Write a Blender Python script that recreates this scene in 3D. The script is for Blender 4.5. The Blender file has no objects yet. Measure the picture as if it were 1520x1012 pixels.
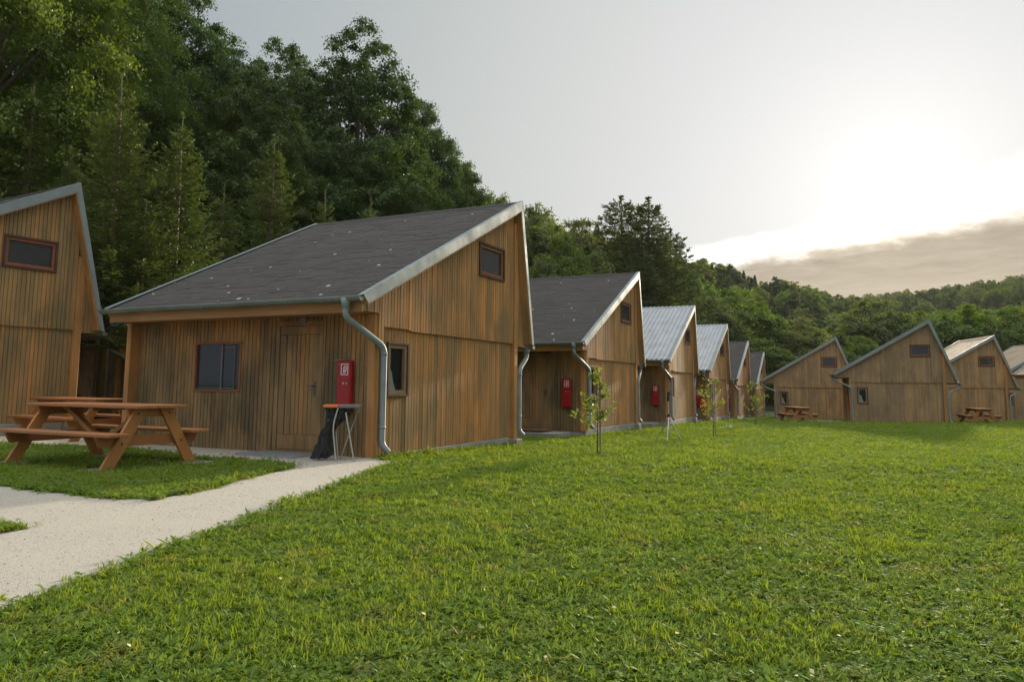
import bpy, math, random
import numpy as np
R = math.radians
rng = np.random.default_rng(7)
random.seed(7)
scene = bpy.context.scene
col = scene.collection

# ------------------------------------------------------------------ camera
F, PITCH, ROLL, PPY, EYE = 1115.15, 0.1151, 0.0074, 441.16, 1.1404
def set_camera():
    cd = bpy.data.cameras.new('camera'); cam = bpy.data.objects.new('camera', cd); col.objects.link(cam)
    cd.sensor_width = 36; cd.sensor_fit = 'HORIZONTAL'; cd.lens = F / 1520 * 36
    cd.shift_y = (PPY - 506) / 1520
    cd.clip_start = .05; cd.clip_end = 5000
    from mathutils import Matrix
    m = Matrix.Translation((0, 0, EYE)) @ Matrix.Rotation(math.pi / 2 + PITCH, 4, 'X') @ Matrix.Rotation(ROLL, 4, 'Z')
    cam.matrix_world = m
    scene.camera = cam
set_camera()

# ------------------------------------------------------------------ node helpers
class N:
    def __init__(s, tree): s.t = tree
    def n(s, typ, **kw):
        nd = s.t.nodes.new(typ)
        for k, v in kw.items():
            if k.startswith('i_'):
                nd.inputs[k[2:].replace('__', ' ')].default_value = v
            else: setattr(nd, k, v)
        return nd
    def link(s, a, b): s.t.links.new(a, b)
    def val(s, sock, x):
        if hasattr(x, 'is_linked') or hasattr(x, 'links'): s.link(x, sock)
        else: sock.default_value = x
    def math(s, op, a, b=None, c=None, clamp=False):
        nd = s.n('ShaderNodeMath', operation=op, use_clamp=clamp)
        s.val(nd.inputs[0], a)
        if b is not None: s.val(nd.inputs[1], b)
        if c is not None: s.val(nd.inputs[2], c)
        return nd.outputs[0]
    def vmath(s, op, a, b=None):
        nd = s.n('ShaderNodeVectorMath', operation=op)
        s.val(nd.inputs[0], a)
        if b is not None: s.val(nd.inputs[1], b)
        return nd
    def mix(s, f, a, b, blend='MIX'):
        nd = s.n('ShaderNodeMix', data_type='RGBA', blend_type=blend)
        s.val(nd.inputs[0], f); s.val(nd.inputs[6], a); s.val(nd.inputs[7], b)
        return nd.outputs[2]
    def ramp(s, f, stops, interp='LINEAR'):
        nd = s.n('ShaderNodeValToRGB'); cr = nd.color_ramp; cr.interpolation = interp
        while len(cr.elements) < len(stops): cr.elements.new(.5)
        for e, (p, c) in zip(cr.elements, stops):
            e.position = p; e.color = c if len(c) == 4 else (*c, 1)
        s.val(nd.inputs[0], f); return nd.outputs[0]
    def mrange(s, v, a, b, c=0., d=1., smooth=False):
        nd = s.n('ShaderNodeMapRange', interpolation_type='SMOOTHSTEP' if smooth else 'LINEAR')
        s.val(nd.inputs[0], v)
        for i, x in enumerate((a, b, c, d)): s.val(nd.inputs[i + 1], x)
        return nd.outputs[0]
    def noise(s, vec, scale, detail=3, rough=.55, dist=0.):
        nd = s.n('ShaderNodeTexNoise'); nd.inputs['Scale'].default_value = scale
        nd.inputs['Detail'].default_value = detail; nd.inputs['Roughness'].default_value = rough
        nd.inputs['Distortion'].default_value = dist
        if vec is not None: s.link(vec, nd.inputs['Vector'])
        return nd.outputs[0]
    def mapping(s, vec, scale=(1, 1, 1), loc=(0, 0, 0), rot=(0, 0, 0)):
        nd = s.n('ShaderNodeMapping'); s.link(vec, nd.inputs[0])
        nd.inputs[1].default_value = loc; nd.inputs[2].default_value = rot; nd.inputs[3].default_value = scale
        return nd.outputs[0]
def c4(c): return (*c, 1.0)

def new_mat(name):
    m = bpy.data.materials.new(name); m.use_nodes = True
    m.node_tree.nodes.clear(); k = N(m.node_tree)
    out = k.n('ShaderNodeOutputMaterial')
    return m, k, out
def principled(name, color, rough=.6, metal=0., spec=.5):
    m, k, out = new_mat(name)
    b = k.n('ShaderNodeBsdfPrincipled'); b.inputs['Roughness'].default_value = rough
    b.inputs['Metallic'].default_value = metal; b.inputs['Specular IOR Level'].default_value = spec
    k.val(b.inputs['Base Color'], c4(color) if isinstance(color, tuple) else color)
    k.link(b.outputs[0], out.inputs[0]); return m, k, b
def bump(k, b, h, strength=.4, dist=.01):
    n = k.n('ShaderNodeBump'); n.inputs['Strength'].default_value = strength; n.inputs['Distance'].default_value = dist
    k.link(h, n.inputs['Height']); k.link(n.outputs[0], b.inputs['Normal'])

# ------------------------------------------------------------------ materials
M = {}
def wood_mat(name, along, tones, grime=(.035, .03, .018), grime_amt=.55, weather=None, rough=.75, grain=1.0):
    """board wood: a tone per board, grain stretched along axis `along`, blotchy grey-green weathering"""
    m, k, b = principled(name, (.3, .18, .08), rough)
    tc = k.n('ShaderNodeTexCoord').outputs['Object']
    geo = k.n('ShaderNodeNewGeometry'); isl = geo.outputs['Random Per Island']
    oi = k.n('ShaderNodeObjectInfo').outputs['Random']
    sc = [13., 13., 13.]; sc[along] = .55
    off = k.n('ShaderNodeCombineXYZ'); k.link(k.math('MULTIPLY', isl, 37.), off.inputs[0]); k.link(k.math('MULTIPLY', isl, 91.), off.inputs[2]); k.link(k.math('MULTIPLY', oi, 53.), off.inputs[1])
    v = k.vmath('ADD', tc, off.outputs[0]).outputs[0]
    g1 = k.noise(k.mapping(v, tuple(sc)), 1.0, 5, .62, .4)
    sc2 = [55., 55., 55.]; sc2[along] = 1.6
    g2 = k.noise(k.mapping(v, tuple(sc2)), 1.0, 3, .6)
    wt = [1.9, 1.9, 1.9]; wt[along] = .75
    w = k.noise(k.mapping(tc, tuple(wt)), 1.0, 4, .6, .3)
    tone = k.math('FRACT', k.math('ADD', isl, k.math('MULTIPLY', k.math('FLOOR', k.math('MULTIPLY', oi, 7.)), .317)))
    cbase = k.ramp(tone, tones)
    # worn / new patches within a board
    f = k.mrange(g1, .46, .60)
    cc = k.mix(k.math('MULTIPLY', f, .55), cbase, k.mix(.5, cbase, c4(tones[-1][1])))
    cc = k.mix(k.mrange(g2, .5, .72, 0., .42), cc, c4(grime))
    gr = k.math('MULTIPLY', k.mrange(k.math('ADD', k.math('MULTIPLY', w, .75), k.math('MULTIPLY', g1, .35)), .45, .66), grime_amt)
    if weather is not None:      # below a ragged height the stain has washed off to grey-brown
        z = k.n('ShaderNodeSeparateXYZ'); k.link(tc, z.inputs[0])
        zz = k.math('ADD', z.outputs[2], k.math('MULTIPLY', k.math('SUBTRACT', g1, .5), 1.6))
        hf = k.mrange(zz, weather[0], weather[1], 1., 0., True)
        cc = k.mix(k.math('MULTIPLY', hf, weather[3]), cc, c4(weather[2]))
    cc = k.mix(gr, cc, c4(grime))
    k.link(cc, b.inputs['Base Color'])
    bump(k, b, k.math('ADD', g2, k.math('MULTIPLY', g1, .5)), .35 * grain, .004)
    k.link(k.mrange(g1, .3, .7, rough - .12, rough + .12), b.inputs['Roughness'])
    return m
ORANGE = [(0., (.29, .165, .06)), (.2, (.45, .21, .06)), (.4, (.34, .19, .066)), (.6, (.51, .225, .055)), (.8, (.39, .20, .064)), (1., (.60, .25, .052))]
WARM = [(0., (.30, .17, .07)), (.4, (.40, .20, .07)), (.7, (.45, .215, .062)), (1., (.50, .235, .062))]
GREY = [(0., (.27, .19, .10)), (.25, (.36, .24, .12)), (.5, (.30, .21, .11)), (.75, (.42, .265, .12)), (1., (.48, .285, .11))]
M['gable_wood'] = wood_mat('gable board wood', 2, ORANGE, (.15, .115, .05), .78)
M['left_wood'] = wood_mat('older gable board wood', 2, [(0., (.25, .17, .07)), (.3, (.33, .20, .075)), (.6, (.29, .19, .08)), (.8, (.38, .21, .07)), (1., (.48, .23, .06))], (.14, .11, .05), .75)
M['front_wood'] = wood_mat('front board wood', 2, ORANGE, (.05, .042, .02), .78, (1.2, 2.35, (.17, .125, .055), .72))
M['door_wood'] = wood_mat('door board wood', 2, ORANGE, (.06, .05, .025), .7, (.9, 2.2, (.17, .125, .06), .6))
M['post_wood'] = wood_mat('post wood', 2, ORANGE, (.1, .08, .04), .5)
M['grey_wood'] = wood_mat('weathered board wood', 2, GREY, (.12, .095, .055), .6)
M['warm_wood'] = wood_mat('stained eave wood', 1, WARM, (.13, .075, .03), .4)
M['trim_wood'] = wood_mat('window frame wood', 2, [(0., (.20, .075, .03)), (1., (.30, .10, .035))], (.06, .03, .02), .3)
M['dark_trim'] = wood_mat('dark window casing wood', 2, [(0., (.06, .03, .02)), (1., (.10, .045, .028))], (.03, .02, .015), .4)
M['sill_wood'] = wood_mat('worn sill wood', 0, [(0., (.26, .17, .09)), (1., (.34, .21, .10))], (.1, .08, .05), .4)
M['table_wood'] = wood_mat('table plank wood', 0, [(0., (.26, .095, .027)), (.5, (.32, .125, .033)), (1., (.38, .15, .037))], (.2, .09, .035), .4, rough=.55)
M['table_leg_wood'] = wood_mat('table leg wood', 2, [(0., (.33, .135, .030)), (1., (.43, .19, .042))], (.25, .11, .04), .35, rough=.55)

def shingle_mat(name, c1, c2, mortar, specks=True):
    m, k, b = principled(name, (.05, .05, .05), .85)
    uv = k.n('ShaderNodeTexCoord').outputs['UV']
    br = k.n('ShaderNodeTexBrick'); k.link(uv, br.inputs['Vector'])
    br.inputs['Scale'].default_value = 1.; br.inputs['Mortar Size'].default_value = .012; br.inputs['Brick Width'].default_value = .33
    br.inputs['Row Height'].default_value = .145; br.inputs['Color1'].default_value = c4(c1); br.inputs['Color2'].default_value = c4(c2)
    br.inputs['Mortar'].default_value = c4(mortar); br.inputs['Bias'].default_value = -.1; br.inputs['Mortar Smooth'].default_value = .2
    br.offset = .37; br.squash = 1.
    big = k.noise(uv, 1.1, 4, .6)
    grit = k.noise(uv, 90., 2, .7)
    # horizontal bands of lighter rows
    rows = k.noise(k.mapping(uv, (.35, 6.9, 1)), 1., 2, .5)
    c = k.mix(k.mrange(big, .35, .7, 0., .5), br.outputs[0], c4(tuple(x * 1.7 for x in c2)))
    c = k.mix(k.mrange(rows, .45, .7, 0., .4), c, c4(tuple(x * 1.9 for x in c1)))
    c = k.mix(k.mrange(grit, .4, .75, 0., .45), c, c4(tuple(x * 2.2 for x in c2)))
    h = br.outputs['Fac']
    if specks:
        vo = k.n('ShaderNodeTexVoronoi', feature='F1'); vo.inputs['Scale'].default_value = 4.6
        k.link(k.mapping(uv, (1., 1., 1.)), vo.inputs['Vector'])
        sep = k.n('ShaderNodeSeparateXYZ'); k.link(uv, sep.inputs[0])
        low = k.mrange(sep.outputs[1], 0., 3.6, .55, .05)
        pres = k.math('LESS_THAN', k.n('ShaderNodeSeparateColor').outputs[0], 0.)
        sc = k.n('ShaderNodeSeparateColor'); k.link(vo.outputs['Color'], sc.inputs[0])
        pres = k.math('LESS_THAN', sc.outputs[0], low)
        siz = k.math('MULTIPLY_ADD', k.math('POWER', sc.outputs[1], 2.), .13, .055)
        dn = k.math('ADD', vo.outputs['Distance'], k.math('MULTIPLY', k.math('SUBTRACT', k.noise(uv, 35., 2), .5), .12))
        spot = k.math('MULTIPLY', k.math('LESS_THAN', dn, siz), pres)
        c = k.mix(k.math('MULTIPLY', spot, .9), c, c4((.55, .55, .52)))
    k.link(c, b.inputs['Base Color'])
    bump(k, b, k.math('ADD', k.math('MULTIPLY', h, -1.), k.math('MULTIPLY', grit, .5)), .6, .012)
    return m
M['shingle'] = shingle_mat('grey bitumen shingles', (.021, .019, .017), (.038, .034, .029), (.008, .007, .007))
M['tan_shingle'] = shingle_mat('pale tan shingles', (.20, .16, .11), (.29, .23, .155), (.12, .095, .07), False)
def metal(name, col_, rough, met, stain):
    m, k, b = principled(name, col_, rough, met)
    tc = k.n('ShaderNodeTexCoord').outputs['Object']
    n1 = k.noise(k.mapping(tc, (2., 2., 2.)), 1.1, 4, .6)
    n2 = k.noise(tc, 60., 2, .6)
    c = k.mix(k.mrange(n1, .35, .7), c4(col_), c4(stain)); c = k.mix(k.mrange(n2, .45, .7, 0., .25), c, c4(tuple(x * .7 for x in col_)))
    k.link(c, b.inputs['Base Color']); k.link(k.mrange(n1, .3, .7, rough - .1, rough + .15), b.inputs['Roughness'])
    return m
M['zinc'] = metal('dull zinc sheet', (.225, .27, .278), .55, .2, (.17, .21, .216))
M['gutter_zinc'] = metal('grey green gutter zinc', (.20, .245, .22), .45, .4, (.13, .16, .14))
M['roof_metal'] = metal('light grey roof sheet', (.37, .39, .41), .55, .25, (.30, .32, .34))
M['concrete'] = metal('weathered concrete', (.30, .29, .26), .9, 0., (.20, .19, .165))
M['steel'] = metal('bare steel tube', (.55, .55, .54), .35, .8, (.4, .4, .39))
M['dark_metal'] = principled('dark metal', (.03, .03, .032), .45, .5)[0]
M['plate_metal'] = metal('aged handle metal', (.10, .11, .11), .5, .6, (.06, .06, .06))
def red_mat():
    m, k, b = principled('red enamel', (.30, .005, .007), .4)
    tc = k.n('ShaderNodeTexCoord').outputs['Object']
    n = k.noise(tc, 6., 4, .6)
    k.link(k.mix(k.mrange(n, .4, .7), c4((.32, .005, .007)), c4((.23, .005, .006))), b.inputs['Base Color'])
    k.link(k.mrange(n, .3, .7, .3, .5), b.inputs['Roughness']); return m
M['red'] = red_mat()
M['white_paint'] = principled('white sign paint', (.75, .74, .72), .5)[0]
M['orange_plastic'] = principled('orange plastic', (.62, .16, .03), .45)[0]
M['grey_plastic'] = metal('grey plastic', (.16, .16, .17), .5, 0., (.12, .12, .125))
M['interior'] = principled('dark room lining', (.05, .04, .03), .9)[0]
M['curtain'] = principled('white curtain cloth', (.75, .74, .72), .8)[0]
M['rubber'] = metal('black rubber mat', (.022, .022, .022), .8, 0., (.035, .033, .03))
def bag_mat():
    m, k, b = principled('black plastic film', (.014, .014, .015), .2)
    tc = k.n('ShaderNodeTexCoord').outputs['Object']
    n = k.noise(k.mapping(tc, (12., 12., 5.)), 1.6, 5, .65, 1.2)
    bump(k, b, n, 1., .05); return m
M['bag'] = bag_mat()
def glass_mat(name, tint, through):
    m, k, out = new_mat(name)
    gl = k.n('ShaderNodeBsdfGlossy'); gl.inputs['Roughness'].default_value = .06; gl.inputs['Color'].default_value = (.85, .9, .95, 1)
    tr = k.n('ShaderNodeBsdfTransparent'); tr.inputs[0].default_value = c4((.75, .8, .8))
    df = k.n('ShaderNodeBsdfDiffuse'); df.inputs[0].default_value = c4(tint)
    a = k.n('ShaderNodeMixShader'); a.inputs[0].default_value = through; k.link(df.outputs[0], a.inputs[1]); k.link(tr.outputs[0], a.inputs[2])
    fr = k.n('ShaderNodeFresnel'); fr.inputs[0].default_value = 1.45
    s = k.n('ShaderNodeMixShader'); k.link(k.math('ADD', k.math('MULTIPLY', fr.outputs[0], .5), .01), s.inputs[0]); k.link(a.outputs[0], s.inputs[1]); k.link(gl.outputs[0], s.inputs[2])
    k.link(s.outputs[0], out.inputs[0]); return m
M['glass'] = glass_mat('window glass', (.03, .034, .036), .75)
M['netted_glass'] = glass_mat('window glass behind fly net', (.05, .054, .058), .35)

def leaf_mat(name, c1, c2, trans=.45, tcol=None, hue=.5):
    m, k, out = new_mat(name)
    geo = k.n('ShaderNodeNewGeometry'); isl = geo.outputs['Random Per Island']
    oi = k.n('ShaderNodeObjectInfo').outputs['Random']
    tc = k.n('ShaderNodeTexCoord').outputs['Object']
    big = k.noise(tc, .45, 2, .5)
    f = k.math('ADD', k.math('MULTIPLY', isl, .6), k.math('MULTIPLY', k.math('SUBTRACT', big, .5), 1.3), clamp=True)
    c = k.mix(f, c1 if hasattr(c1, 'links') else c4(c1), c4(c2))
    c = k.mix(k.math('MULTIPLY', oi, hue), c, k.mix(.5, c, c4((c2[0] * 1.45, c2[1] * 1.12, c2[2] * .8))))
    d = k.n('ShaderNodeBsdfDiffuse'); k.link(c, d.inputs[0])
    t = k.n('ShaderNodeBsdfTranslucent')
    if tcol is None: k.link(k.mix(1., c, (1.35, 1.25, .55, 1), 'MULTIPLY'), t.inputs[0])
    else: t.inputs[0].default_value = c4(tcol)
    s = k.n('ShaderNodeMixShader'); s.inputs[0].default_value = trans
    k.link(d.outputs[0], s.inputs[1]); k.link(t.outputs[0], s.inputs[2])
    g = k.n('ShaderNodeBsdfGlossy'); g.inputs['Roughness'].default_value = .45; g.inputs[0].default_value = (.8, .85, .8, 1)
    s2 = k.n('ShaderNodeMixShader'); s2.inputs[0].default_value = .04
    k.link(s.outputs[0], s2.inputs[1]); k.link(g.outputs[0], s2.inputs[2])
    k.link(s2.outputs[0], out.inputs[0]); return m
M['leaf_dark'] = leaf_mat('dark beech leaves', (.018, .048, .008), (.062, .124, .015), .32)
M['leaf_bright'] = leaf_mat('yellow green leaves', (.060, .125, .012), (.145, .215, .020))
M['leaf_mid'] = leaf_mat('mid green leaves', (.080, .120, .030), (.145, .180, .040))
M['leaf_near'] = leaf_mat('fresh green leaves', (.030, .066, .011), (.095, .155, .020), .36)
M['needle'] = leaf_mat('spruce needles', (.032, .064, .014), (.115, .165, .028), .3)
M['needle_pine'] = leaf_mat('pine needles', (.036, .062, .020), (.085, .120, .034), .3)
M['leaf_sapling'] = leaf_mat('sapling leaves', (.09, .15, .03), (.20, .25, .05), .45)
M['leaf_red'] = leaf_mat('reddening sapling leaves', (.28, .12, .03), (.36, .20, .045), .4)
M['bark'] = wood_mat('tree bark', 2, [(0., (.09, .075, .055)), (1., (.14, .115, .085))], (.04, .035, .025), .6)
M['spruce_bark'] = wood_mat('spruce twig bark', 2, [(0., (.09, .07, .04)), (1., (.14, .105, .055))], (.09, .075, .04), .4)
M['stake_wood'] = wood_mat('stake wood', 2, [(0., (.22, .17, .11)), (1., (.28, .21, .13))], (.12, .1, .07), .4)

def ground_mat():
    m, k, b = principled('turf soil and moss', (.06, .08, .03), .95)
    pos = k.n('ShaderNodeNewGeometry').outputs['Position']
    n1 = k.noise(pos, .5, 4, .6); n2 = k.noise(pos, 9., 4, .65); n3 = k.noise(pos, 60., 2, .6)
    c = k.mix(k.mrange(n1, .35, .65), c4((.045, .07, .016)), c4((.07, .09, .022)))
    c = k.mix(k.mrange(n2, .45, .7, 0., .6), c, c4((.13, .115, .05)))
    c = k.mix(k.mrange(n3, .4, .7, 0., .5), c, c4((.05, .075, .018)))
    z = k.n('ShaderNodeSeparateXYZ'); k.link(pos, z.inputs[0])
    c = k.mix(k.mrange(z.outputs[2], .4, 1.6), c, c4((.05, .05, .025)))
    k.link(c, b.inputs['Base Color']); bump(k, b, n2, .5, .03); return m
M['ground'] = ground_mat()
def gravel_mat():
    m, k, b = principled('fine limestone gravel', (.5, .48, .43), .95)
    pos = k.n('ShaderNodeNewGeometry').outputs['Position']
    vo = k.n('ShaderNodeTexVoronoi', feature='F1'); vo.inputs['Scale'].default_value = 120.; k.link(pos, vo.inputs['Vector'])
    v2 = k.n('ShaderNodeTexVoronoi', feature='F1'); v2.inputs['Scale'].default_value = 38.; k.link(pos, v2.inputs['Vector'])
    sc = k.n('ShaderNodeSeparateColor'); k.link(vo.outputs['Color'], sc.inputs[0])
    n1 = k.noise(pos, 1.3, 5, .6); n2 = k.noise(pos, 14., 4, .7)
    c = k.ramp(sc.outputs[0], [(0., (.27, .245, .20)), (.3, (.325, .30, .25)), (.7, (.355, .33, .28)), (1., (.40, .375, .32))])
    c = k.mix(k.mrange(n1, .4, .72, 0., .45), c, c4((.40, .36, .285)))
    c = k.mix(k.mrange(n2, .52, .75, 0., .5), c, c4((.33, .30, .24)))
    k.link(c, b.inputs['Base Color'])
    h = k.math('ADD', k.math('MULTIPLY', vo.outputs['Distance'], -1.2), k.math('ADD', k.math('MULTIPLY', v2.outputs['Distance'], -.6), n2))
    bump(k, b, h, .45, .005); return m
M['gravel'] = gravel_mat()
def blade_mat(name, c1, c2, dry=(.26, .23, .09), trans=.5):
    m, k, out = new_mat(name)
    geo = k.n('ShaderNodeNewGeometry'); isl = geo.outputs['Random Per Island']
    oi = k.n('ShaderNodeObjectInfo').outputs['Random']
    pos = geo.outputs['Position']
    big = k.noise(pos, .55, 3, .55); mid = k.noise(pos, 2.6, 3, .6)
    f = k.math('ADD', k.math('MULTIPLY', isl, .35), k.math('ADD', k.math('MULTIPLY', oi, .25), k.math('MULTIPLY', k.math('SUBTRACT', big, .4), .75)), clamp=True)
    c = k.mix(f, c4(c1), c4(c2))
    dr = k.math('MULTIPLY', k.mrange(k.math('ADD', mid, k.math('MULTIPLY', isl, .3)), .76, .92), .7)
    c = k.mix(dr, c, c4(dry))
    d = k.n('ShaderNodeBsdfDiffuse'); k.link(c, d.inputs[0])
    t = k.n('ShaderNodeBsdfTranslucent'); k.link(k.mix(1., c, (1.45, 1.25, .5, 1), 'MULTIPLY'), t.inputs[0])
    s = k.n('ShaderNodeMixShader'); s.inputs[0].default_value = trans
    k.link(d.outputs[0], s.inputs[1]); k.link(t.outputs[0], s.inputs[2])
    g = k.n('ShaderNodeBsdfGlossy'); g.inputs['Roughness'].default_value = .5; g.inputs[0].default_value = (.7, .8, .6, 1)
    s2 = k.n('ShaderNodeMixShader'); s2.inputs[0].default_value = .025
    k.link(s.outputs[0], s2.inputs[1]); k.link(g.outputs[0], s2.inputs[2]); k.link(s2.outputs[0], out.inputs[0]); return m
M['blade'] = blade_mat('grass blades', (.100, .178, .018), (.225, .302, .032))
M['clover'] = blade_mat('clover leaves', (.08, .165, .022), (.19, .27, .045))

# ------------------------------------------------------------------ mesh helpers
class MB:
    def __init__(s): s.v = []; s.f = []; s.mi = []; s.uv = {}
    def add(s, vs, fs, mi=0):
        o = len(s.v); s.v += [tuple(map(float, p)) for p in vs]
        for f in fs: s.f.append(tuple(o + i for i in f)); s.mi.append(mi)
        return o
    def box(s, a, b, mi=0):
        x0, y0, z0 = a; x1, y1, z1 = b
        if x0 > x1: x0, x1 = x1, x0
        if y0 > y1: y0, y1 = y1, y0
        if z0 > z1: z0, z1 = z1, z0
        s.add([(x0, y0, z0), (x1, y0, z0), (x1, y1, z0), (x0, y1, z0), (x0, y0, z1), (x1, y0, z1), (x1, y1, z1), (x0, y1, z1)],
              [(0, 3, 2, 1), (4, 5, 6, 7), (0, 1, 5, 4), (1, 2, 6, 5), (2, 3, 7, 6), (3, 0, 4, 7)], mi)
    def cbox(s, a, b, c=.006, mi=0):
        """box with chamfered edges"""
        lo = [min(p, q) for p, q in zip(a, b)]; hi = [max(p, q) for p, q in zip(a, b)]
        c = min(c, *[(h - l) * .3 for l, h in zip(lo, hi)])
        vs = []; idx = {}
        for sx in (0, 1):
            for sy in (0, 1):
                for sz in (0, 1):
                    for ax in range(3):
                        p = [(lo[i] if (sx, sy, sz)[i] == 0 else hi[i]) for i in range(3)]
                        for i in range(3):
                            if i != ax: p[i] += c * (1 if (sx, sy, sz)[i] == 0 else -1)
                        idx[(sx, sy, sz, ax)] = len(vs); vs.append(p)
        fs = []
        for ax in range(3):
            o1, o2 = (ax + 1) % 3, (ax + 2) % 3
            for sd in (0, 1):
                q = []
                for u, w in ((0, 0), (1, 0), (1, 1), (0, 1)):
                    k = [0, 0, 0]; k[ax] = sd; k[o1] = u; k[o2] = w; q.append(idx[(*k, ax)])
                fs.append(tuple(q) if sd else tuple(q[::-1]))
        for ax in range(3):   # edges along ax
            o1, o2 = (ax + 1) % 3, (ax + 2) % 3
            for u in (0, 1):
                for w in (0, 1):
                    k0 = [0, 0, 0]; k0[o1] = u; k0[o2] = w; k1 = list(k0); k1[ax] = 1
                    q = (idx[(*k0, o1)], idx[(*k1, o1)], idx[(*k1, o2)], idx[(*k0, o2)])
                    fs.append(q if (u + w) % 2 == 0 else q[::-1])
        for sx in (0, 1):
            for sy in (0, 1):
                for sz in (0, 1):
                    q = tuple(idx[(sx, sy, sz, a)] for a in range(3)); fs.append(q if (sx + sy + sz) % 2 else q[::-1])
        s.add(vs, fs, mi)
    def prism(s, poly, d, mi=0):
        """poly: list of 3D points (planar); d: extrusion vector"""
        n = len(poly); vs = [tuple(p) for p in poly] + [tuple(p[i] + d[i] for i in range(3)) for p in poly]
        s.add(vs, [tuple(range(n))[::-1], tuple(range(n, 2 * n))] + [(i, (i + 1) % n, n + (i + 1) % n, n + i) for i in range(n)], mi)
    def tube(s, path, r, n=10, cap=True, mi=0):
        path = [np.array(p, float) for p in path]; rr = r if hasattr(r, '__len__') else [r] * len(path)
        rings = []; up = None
        for i, p in enumerate(path):
            t = path[min(i + 1, len(path) - 1)] - path[max(i - 1, 0)]; t /= np.linalg.norm(t) + 1e-9
            if up is None: up = np.array([0, 0, 1.]) if abs(t[2]) < .9 else np.array([1., 0, 0])
            a = np.cross(t, up); a /= np.linalg.norm(a) + 1e-9; b = np.cross(a, t); up = b
            rings.append([p + rr[i] * (math.cos(q) * a + math.sin(q) * b) for q in np.linspace(0, 2 * math.pi, n, endpoint=False)])
        vs = [v for rg in rings for v in rg]; fs = []
        for i in range(len(path) - 1):
            for j in range(n):
                fs.append((i * n + j, i * n + (j + 1) % n, (i + 1) * n + (j + 1) % n, (i + 1) * n + j))
        if cap: fs += [tuple(range(n))[::-1], tuple(range((len(path) - 1) * n, len(path) * n))]
        s.add(vs, fs, mi)
    def build(s, name, mats, parent=None, smooth=False, uvs=None):
        me = bpy.data.meshes.new(name); me.from_pydata(s.v, [], s.f); me.update()
        mats = mats if isinstance(mats, (list, tuple)) else [mats]
        for m in mats: me.materials.append(M[m] if isinstance(m, str) else m)
        if len(mats) > 1: me.polygons.foreach_set('material_index', s.mi)
        if smooth: me.polygons.foreach_set('use_smooth', [True] * len(me.polygons))
        if uvs:
            ul = me.uv_layers.new(name='uv')
            for lp in me.loops: ul.data[lp.index].uv = uvs(s.v[lp.vertex_index])
        o = bpy.data.objects.new(name, me); col.objects.link(o)
        if parent is not None: o.parent = parent
        return o
def bezier_path(pts, n=6):
    """round the corners of a polyline"""
    pts = [np.array(p, float) for p in pts]; out = [pts[0]]
    for i in range(1, len(pts) - 1):
        a, b, c = pts[i - 1], pts[i], pts[i + 1]
        r = min(np.linalg.norm(a - b), np.linalg.norm(c - b)) * .45; r = min(r, .12)
        p = b + (a - b) / np.linalg.norm(a - b) * r; q = b + (c - b) / np.linalg.norm(c - b) * r
        for t in np.linspace(0, 1, n): out.append((1 - t) ** 2 * p + 2 * t * (1 - t) * b + t * t * q)
    out.append(pts[-1]); return out
def empty(name, loc, rz=0):
    o = bpy.data.objects.new(name, None); col.objects.link(o); o.location = loc; o.rotation_euler = (0, 0, rz); o.empty_display_size = .2; return o
def tag(o, label, cat=None, group=None):
    o['label'] = label
    if cat: o['category'] = cat
    if group: o['group'] = group
    return o
def kids(o): return [c for c in bpy.data.objects if c.parent == o]
def copy_tree(o, parent=None):
    ch = kids(o); c = o.copy(); col.objects.link(c)
    if parent is not None: c.parent = parent
    for k in ch: copy_tree(k, c)
    return c

# ------------------------------------------------------------------ terrain
PX = np.array([-600, 0, 300, 500, 700, 780, 860, 920, 1010, 1100, 1200, 1250, 1300, 1400, 1520, 1900.])
YF = np.array([26, 29, 32, 36, 42, 46, 54, 60, 72, 88, 98, 102, 104, 100, 95, 90.])
YR = np.array([70, 75, 82, 90, 100, 108, 122, 140, 170, 220, 270, 320, 380, 400, 400, 400.])
YS = np.array([330, 335, 335, 330, 296, 298, 316, 322, 364, 394, 421, 434, 432, 420, 402, 375.])
TH = np.array([10, 10, 10, 10, 9.5, 9.5, 9.5, 9.5, 9., 8.5, 8.5, 8.5, 9, 9, 9, 9.])
def smooth(t): t = np.clip(t, 0, 1); return t * t * (3 - 2 * t)
def gz(x, y):
    x = np.asarray(x, float); y = np.asarray(y, float)
    z = np.interp(y, [11, 13, 16, 21, 30, 38, 42, 48, 58, 70], [0, -.06, -.17, -.31, -.47, -.67, -.79, -.98, -1.24, -1.5]) * smooth((x + 4.5) / 3.5)
    px = np.where(y > 5, 760 + F * x / np.maximum(y, 5.), np.where(x < 0, -600, 1900))
    yf, yr, ys, th = (np.interp(px, PX, a) for a in (YF, YR, YS, TH))
    H = EYE + yr * (570 - ys) / F - th + .9
    t = (y - yf) / (yr - yf)
    hill = H * (smooth(t) * .35 + np.clip(t, 0, 1) * .65) - np.clip(y - yr, 0, 200) * .05
    return z + np.where(y > yf, hill, 0)
def gz1(x, y): return float(gz(x, y))
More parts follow.
